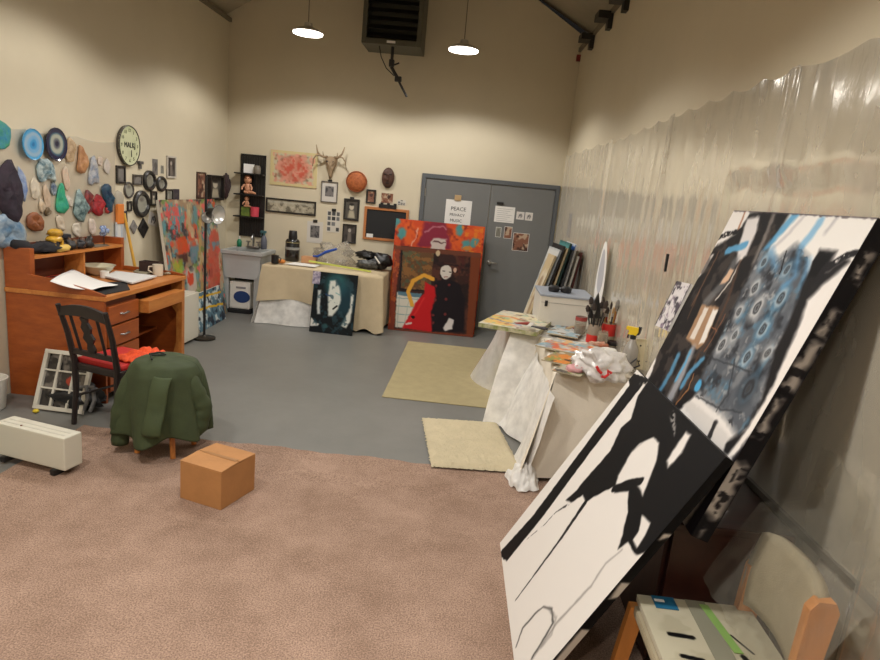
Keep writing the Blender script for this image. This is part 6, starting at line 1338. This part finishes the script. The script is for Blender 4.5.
hms = [mat('handle_ochre', (176, 124, 50), .4), mat('handle_black', (36, 34, 34), .4), mat('handle_natural', (196, 166, 122), .5), mat('handle_red', (150, 40, 34), .4)]
brs = [mat('bristle_dark', (52, 42, 36), .9), mat('bristle_tan', (176, 144, 104), .9), mat('bristle_grey', (130, 124, 116), .9)]
jar(1.03, 4.90, .055, .15, 'jar with a bright red lower band holding black brushes', mat('cloudy_plastic', (140, 126, 110), .4), redb, (.02, .45), n=1)
for k in range(6):
    an = k*1.05; brush(1.03+.02*math.cos(an), 4.90+.02*math.sin(an), .22*math.cos(an), .2*math.sin(an), .28+.03*(k % 3), ['black brush leaning left in the red-banded jar', 'tallest black brush in the red-banded jar', 'dark brush leaning back in the red-banded jar', 'short dark brush in the red-banded jar', 'grey-tipped brush in the red-banded jar', 'dark brush leaning right in the red-banded jar'][k], hms[1], brs[0], .020)
t = thing('scraper_blade', (1.01, 4.88, zw+.2), 'broad black triangular scraper standing in the red-banded jar', 'scraper')
B(TR(1.01, 4.88, zw, .3)).prism([(-.055, .20), (.055, .20), (.035, .28), (.005, .40), (-.02, .33)], -.008, .008, 'y').build('blade', BLACK, t); B().tube([(1.01, 4.88, zw+.03), (1.01, 4.88, zw+.21)], .010).build('handle', BLACK, t)
jar(1.155, 4.98, .055, .16, 'jar with a wide red label crowded with wooden-handled brushes', mat('cloudy_plastic2', (160, 142, 116), .4), redb, (.35, .95), n=1)
blb = ['ochre-handled brush leaning far left in the crowded jar', 'natural wood brush, left of centre in the crowded jar', 'tall tan-bristled brush in the crowded jar', 'black-handled brush in the middle of the crowded jar', 'red-handled brush in the crowded jar', 'wood brush leaning back in the crowded jar', 'short grey-bristled brush in the crowded jar', 'dark brush leaning to the wall in the crowded jar', 'long dark brush leaning far right in the crowded jar', 'pale-handled brush, second from the right in the crowded jar']
for k in range(10):
    an = k*.63+.4; ty = .28*math.sin(an); tx = -.30+.045*k
    brush(1.155+.02*math.cos(an), 4.98+.02*math.sin(an), tx*.9, ty*.6, .26+.02*((k*3) % 5), blb[k], hms[(k*3) % 4], brs[k % 3], .010+.003*(k % 3))
jar(1.08, 4.80, .042, .12, 'small murky jar in front of the red-banded jar', glass, fill=(mat('ochre_water', (150, 122, 84), .4), .8))
# lids
for i, (px, py, r, c, lb) in enumerate([(612, 345, .045, BLACK, 'flat black lid lying right of the brush jars'), (608, 353, .06, WHITE, 'white round tub lid in front of the brush jars')]):
    p = fl(px, py, zw); B().lathe([(r*.95, 0), (r, .004), (r, .028), (r*.93, .032)], (p[0], p[1], zw), 26).build('tub_lid', c, smooth=True, label=lb, category='lid')
p = fl(604, 360, zw); t = thing('paint_tub', (p[0], p[1], zw), 'small dark paint tub with a white rim behind the shopping bag', 'tub')
B().lathe([(.04, 0), (.045, .05)], (p[0], p[1], zw), 24).build('tub_body', mat('tub_dark', (50, 44, 44), .5), t, smooth=True); B().lathe([(.048, .048), (.05, .05), (.05, .06), (.046, .064)], (p[0], p[1], zw), 24).build('rim', WHITE, t, smooth=True)
p = fl(614, 370, zw); B().lathe([(.02, 0), (.024, .004), (.024, .045), (.016, .055), (.016, .062)], (p[0], p[1], zw), 18).build('amber_vial', mat('amber', (176, 120, 30), .3), smooth=True, label='tiny amber vial between the paint tub and the spray bottle', category='vial')
p = fl(598, 346, zw); B().blob((p[0], p[1]-.03, zw+.02), (.07, .045, .018), .4, 4, 18, 9, zw).build('paint_rag', mat('stained_rag', (190, 170, 150), .9, col2=(196, 110, 76), vs=14), smooth='all', label='pale rag with orange stains beside the palette boards', category='rag')
# spray bottle
p = fl(628, 369, zw); x, y = p[0]+.0, p[1]
t = thing('spray_bottle', (x, y, zw), 'clear spray bottle with a yellow and black trigger on the near work table', 'bottle')
B().lathe([(.045, 0), (.05, .006), (.05, .13), (.042, .16), (.02, .20), (.016, .215)], (x, y, zw), 28).build('bottle_body', mat('frosted_plastic', (190, 184, 174), .25, trans=.45), t, smooth=True)
B().lathe([(.019, .21), (.02, .235), (.016, .24)], (x, y, zw), 18).build('collar', BLACK, t, smooth=True)
Tsp = TR(x, y, zw, -.5); b = B(Tsp); b.prism([(-.035, .238), (.02, .238), (.035, .262), (.03, .29), (-.05, .29), (-.05, .27), (-.03, .265)], -.015, .015, 'y'); b.build('trigger_head', mat('bright_yellow', (226, 190, 30), .4), t); B(Tsp).prism([(.02, .238), (.038, .245), (.048, .295), (.03, .30), (.032, .262)], -.016, .016, 'y').build('black_back', BLACK, t)
B(Tsp).prism([(-.035, .262), (-.026, .262), (-.03, .21), (-.04, .212)], -.006, .006, 'y').build('trigger', BLACK, t)
# plank and amber jar
p = fl(640, 371, zw); Tpk = TR(p[0]-.0, p[1]+.03, zw, .15, rx=math.radians(-8)); t = thing('wood_plank', (p[0], p[1], zw), 'cream-painted plank with two dark holes standing beside the spray bottle', 'plank')
B(Tpk).box(-.04, .045, -.01, .012, 0.002, .21, .003).build('board', mat('cream_plank', (206, 192, 156), .6), t)
for z in (.06, .165): B(Tpk@Matrix.Translation((-.01, -.011, z))@Matrix.Rotation(PI/2, 4, 'X')).lathe([(.006, 0), (.006, .002)], n=12).build('screw_hole', BLACKM, t)
jx_, jy_ = 1.185, 4.28
jar(jx_, jy_, .062, .17, 'wide glass jar of amber liquid beside the cream plank', glass, fill=(mat('amber_liquid', (170, 104, 40), .25, col2=(196, 140, 70), vs=9), .85))
B().tube([(jx_-.09, jy_-.2, zw+.03), (jx_-.03, jy_-.22, zw+.10), (jx_+.0, jy_-.2, zw+.05), (jx_-.05, jy_-.17, zw+.01)], .006).build('black_cable', BLACK, smooth=True, label='loop of black cable beside the amber jar', category='cable')
# shopping bag at the near edge
bag = plasticmat('shopping_bag_film', .92, (238, 234, 230), .3, .4, 18, stretch=(1, 1, 1))
t = thing('shopping_bag', (.90, 3.93, zw), 'crumpled white plastic shopping bag with red printing at the near table corner', 'bag')
def bagf(u, v):
    an = 2*PI*u; ph2 = PI*v; d = Vector((math.sin(ph2)*math.cos(an), math.sin(ph2)*math.sin(an), math.cos(ph2)))
    q = 1+.35*mnoise.noise(d*2.3+Vector((3, 1, 0)))+.16*mnoise.noise(d*6)
    x, y, z = .905+d.x*.17*q, 3.955+d.y*.12*q, zw+.075+d.z*.085*q
    if y > 3.95: z = max(z, zw+.002)
    else: z -= max(0, (3.95-y))*.5
    return (x, y, z)
B().grid(bagf, 60, 30).build('bag_body', bag, t, smooth='all', fix=False)
B().tube([(.80, 3.93, zw+.10), (.77, 3.90, zw+.15), (.82, 3.87, zw+.15), (.85, 3.89, zw+.10)], .012).build('handle_loop', bag, t, smooth=True)
rm = mat('red_print', (216, 44, 44), .5)
for pts in ([(597, 367), (599, 371), (602, 374)], [(602, 377), (605, 378), (609, 375), (608, 371), (612, 374)]):
    P_ = []
    for px, py in pts: v_ = yp(px, py, 3.80); P_.append((v_[0], 3.80, v_[2]))
    P_ = [(a_, 3.815, c_) for a_, _, c_ in P_]; B().tube(P_, .009, 8).build('red_mark', rm, t, smooth=True)
B().blob((.74, 3.92, zw+.02), (.06, .05, .03), .3, 3, 16, 5, zw).build('pink_wrapper', mat('pink_wrapper', (206, 150, 150), .4), smooth='all', label='small pinkish wrapper tucked left of the shopping bag', category='wrapper')

# ---- canvases stacked against the right wall beyond the tables
stk = [((186, 166, 130), (206, 196, 176), 'tan', 'tan canvas, leftmost of the stack leaning in the far right corner'), ((150, 156, 160), (206, 204, 196), 'g', 'grey and white canvas, second from the left in the corner stack'),
       ((36, 34, 34), (214, 208, 198), 'bw', 'black canvas with white patches, third from the left in the corner stack'), ((206, 188, 150), (170, 120, 90), 'tan', 'cream canvas with a brown streak in the middle of the corner stack'),
       ((30, 66, 62), (90, 150, 150), 'g', 'dark teal canvas with a pale teal top in the corner stack'), ((60, 62, 64), (130, 130, 128), 'g', 'charcoal grey canvas right of the teal one in the corner stack'),
       ((206, 204, 200), (30, 80, 150), 'blue', 'white canvas with a blue top band in the corner stack'), ((206, 200, 188), (28, 24, 24), 'bar', 'pale canvas with a black upright shape in the corner stack'), ((196, 186, 164), (90, 30, 26), 'red', 'pale canvas with a thin dark red edge, nearest the right wall')]
for i, (c1, c2, kd, lb) in enumerate(stk):
    f = i/8; xb = .44+.48*f; xt = .82+.29*f; zt_ = (1.30, 1.36, 1.40, 1.38, 1.43, 1.36, 1.42, 1.30, 1.34)[i]; yn = 6.25+.035*i; an_ = math.radians(7-4*f); W = .46 if i else .26
    ad_ = Vector((math.sin(an_), -math.cos(an_), 0)); far = Vector((xb-W*math.sin(an_)*.5, yn+W*math.cos(an_), .004)); upv = Vector((xt-xb, 0, zt_)); upv = upv-ad_*upv.dot(ad_); Hc = upv.length
    T_ = canvas_frame(far, ad_, upv); s = Art(W, Hc, .016, c1); s.warp(.02, 4)
    if kd == 'tan': s.blotch(c2, .12, .5, .8); s.stroke([(W*.5, Hc*.2), (W*.6, Hc*.8)], .08, (120, 90, 60), .6, .03)
    if kd == 'g': s.blotch(c2, .12, .55, .8); s.poly([(0, 0), (W, 0), (W, .12), (0, .15)], c2, .8, .03)
    if kd == 'bw':
        for k in range(7): s.ell((W*(.3+.4*(k % 2)), Hc*(.1+.13*k)), .10, .045, c2, .95, .02)
    if kd == 'blue': s.poly([(0, .02), (W, .02), (W, .12), (0, .12)], c2, .95, .01); s.poly([(0, .3), (W*.5, .3), (W*.4, Hc), (0, Hc)], (80, 70, 74), .9, .04)
    if kd == 'bar': s.poly([(W*.3, Hc*.2), (W*.7, Hc*.2), (W*.7, Hc), (W*.4, Hc)], c2, .95, .02); s.ell((W*.5, Hc*.18), .12, .06, (230, 226, 218), 1, .02)
    if kd == 'red': s.poly([(W*.8, 0), (W, 0), (W, Hc), (W*.8, Hc)], c2, .95, .01)
    canvas('stacked_canvas', T_, W, Hc, .022, s, lb, sidem=mat('stack_edge_%d' % i, tuple(int(v*.85) for v in (c1 if kd != 'red' else c2)), .7), group='canvases leaning in the far right corner')




EXPO = 0.0

# ================================================================== CAMERA, WORLD
cd = bpy.data.cameras.new('camera'); cam = bpy.data.objects.new('camera', cd); C.objects.link(cam)
mw = Matrix.Identity(4)
for i in range(3): mw[i][0] = CM[i][0]; mw[i][1] = -CM[i][1]; mw[i][2] = -CM[i][2]; mw[i][3] = EYE[i]
cam.matrix_world = mw; cd.sensor_width = 36; cd.lens = F*36/880; cd.clip_start = .02
bpy.context.scene.camera = cam
w = bpy.data.worlds.new('w'); bpy.context.scene.world = w; w.use_nodes = True
w.node_tree.nodes['Background'].inputs[0].default_value = (.5, .45, .4, 1); w.node_tree.nodes['Background'].inputs[1].default_value = .02
vs_ = bpy.context.scene.view_settings; vs_.view_transform = 'Standard'; vs_.look = 'None'; vs_.gamma = 1; vs_.use_curve_mapping = False; vs_.exposure = EXPO
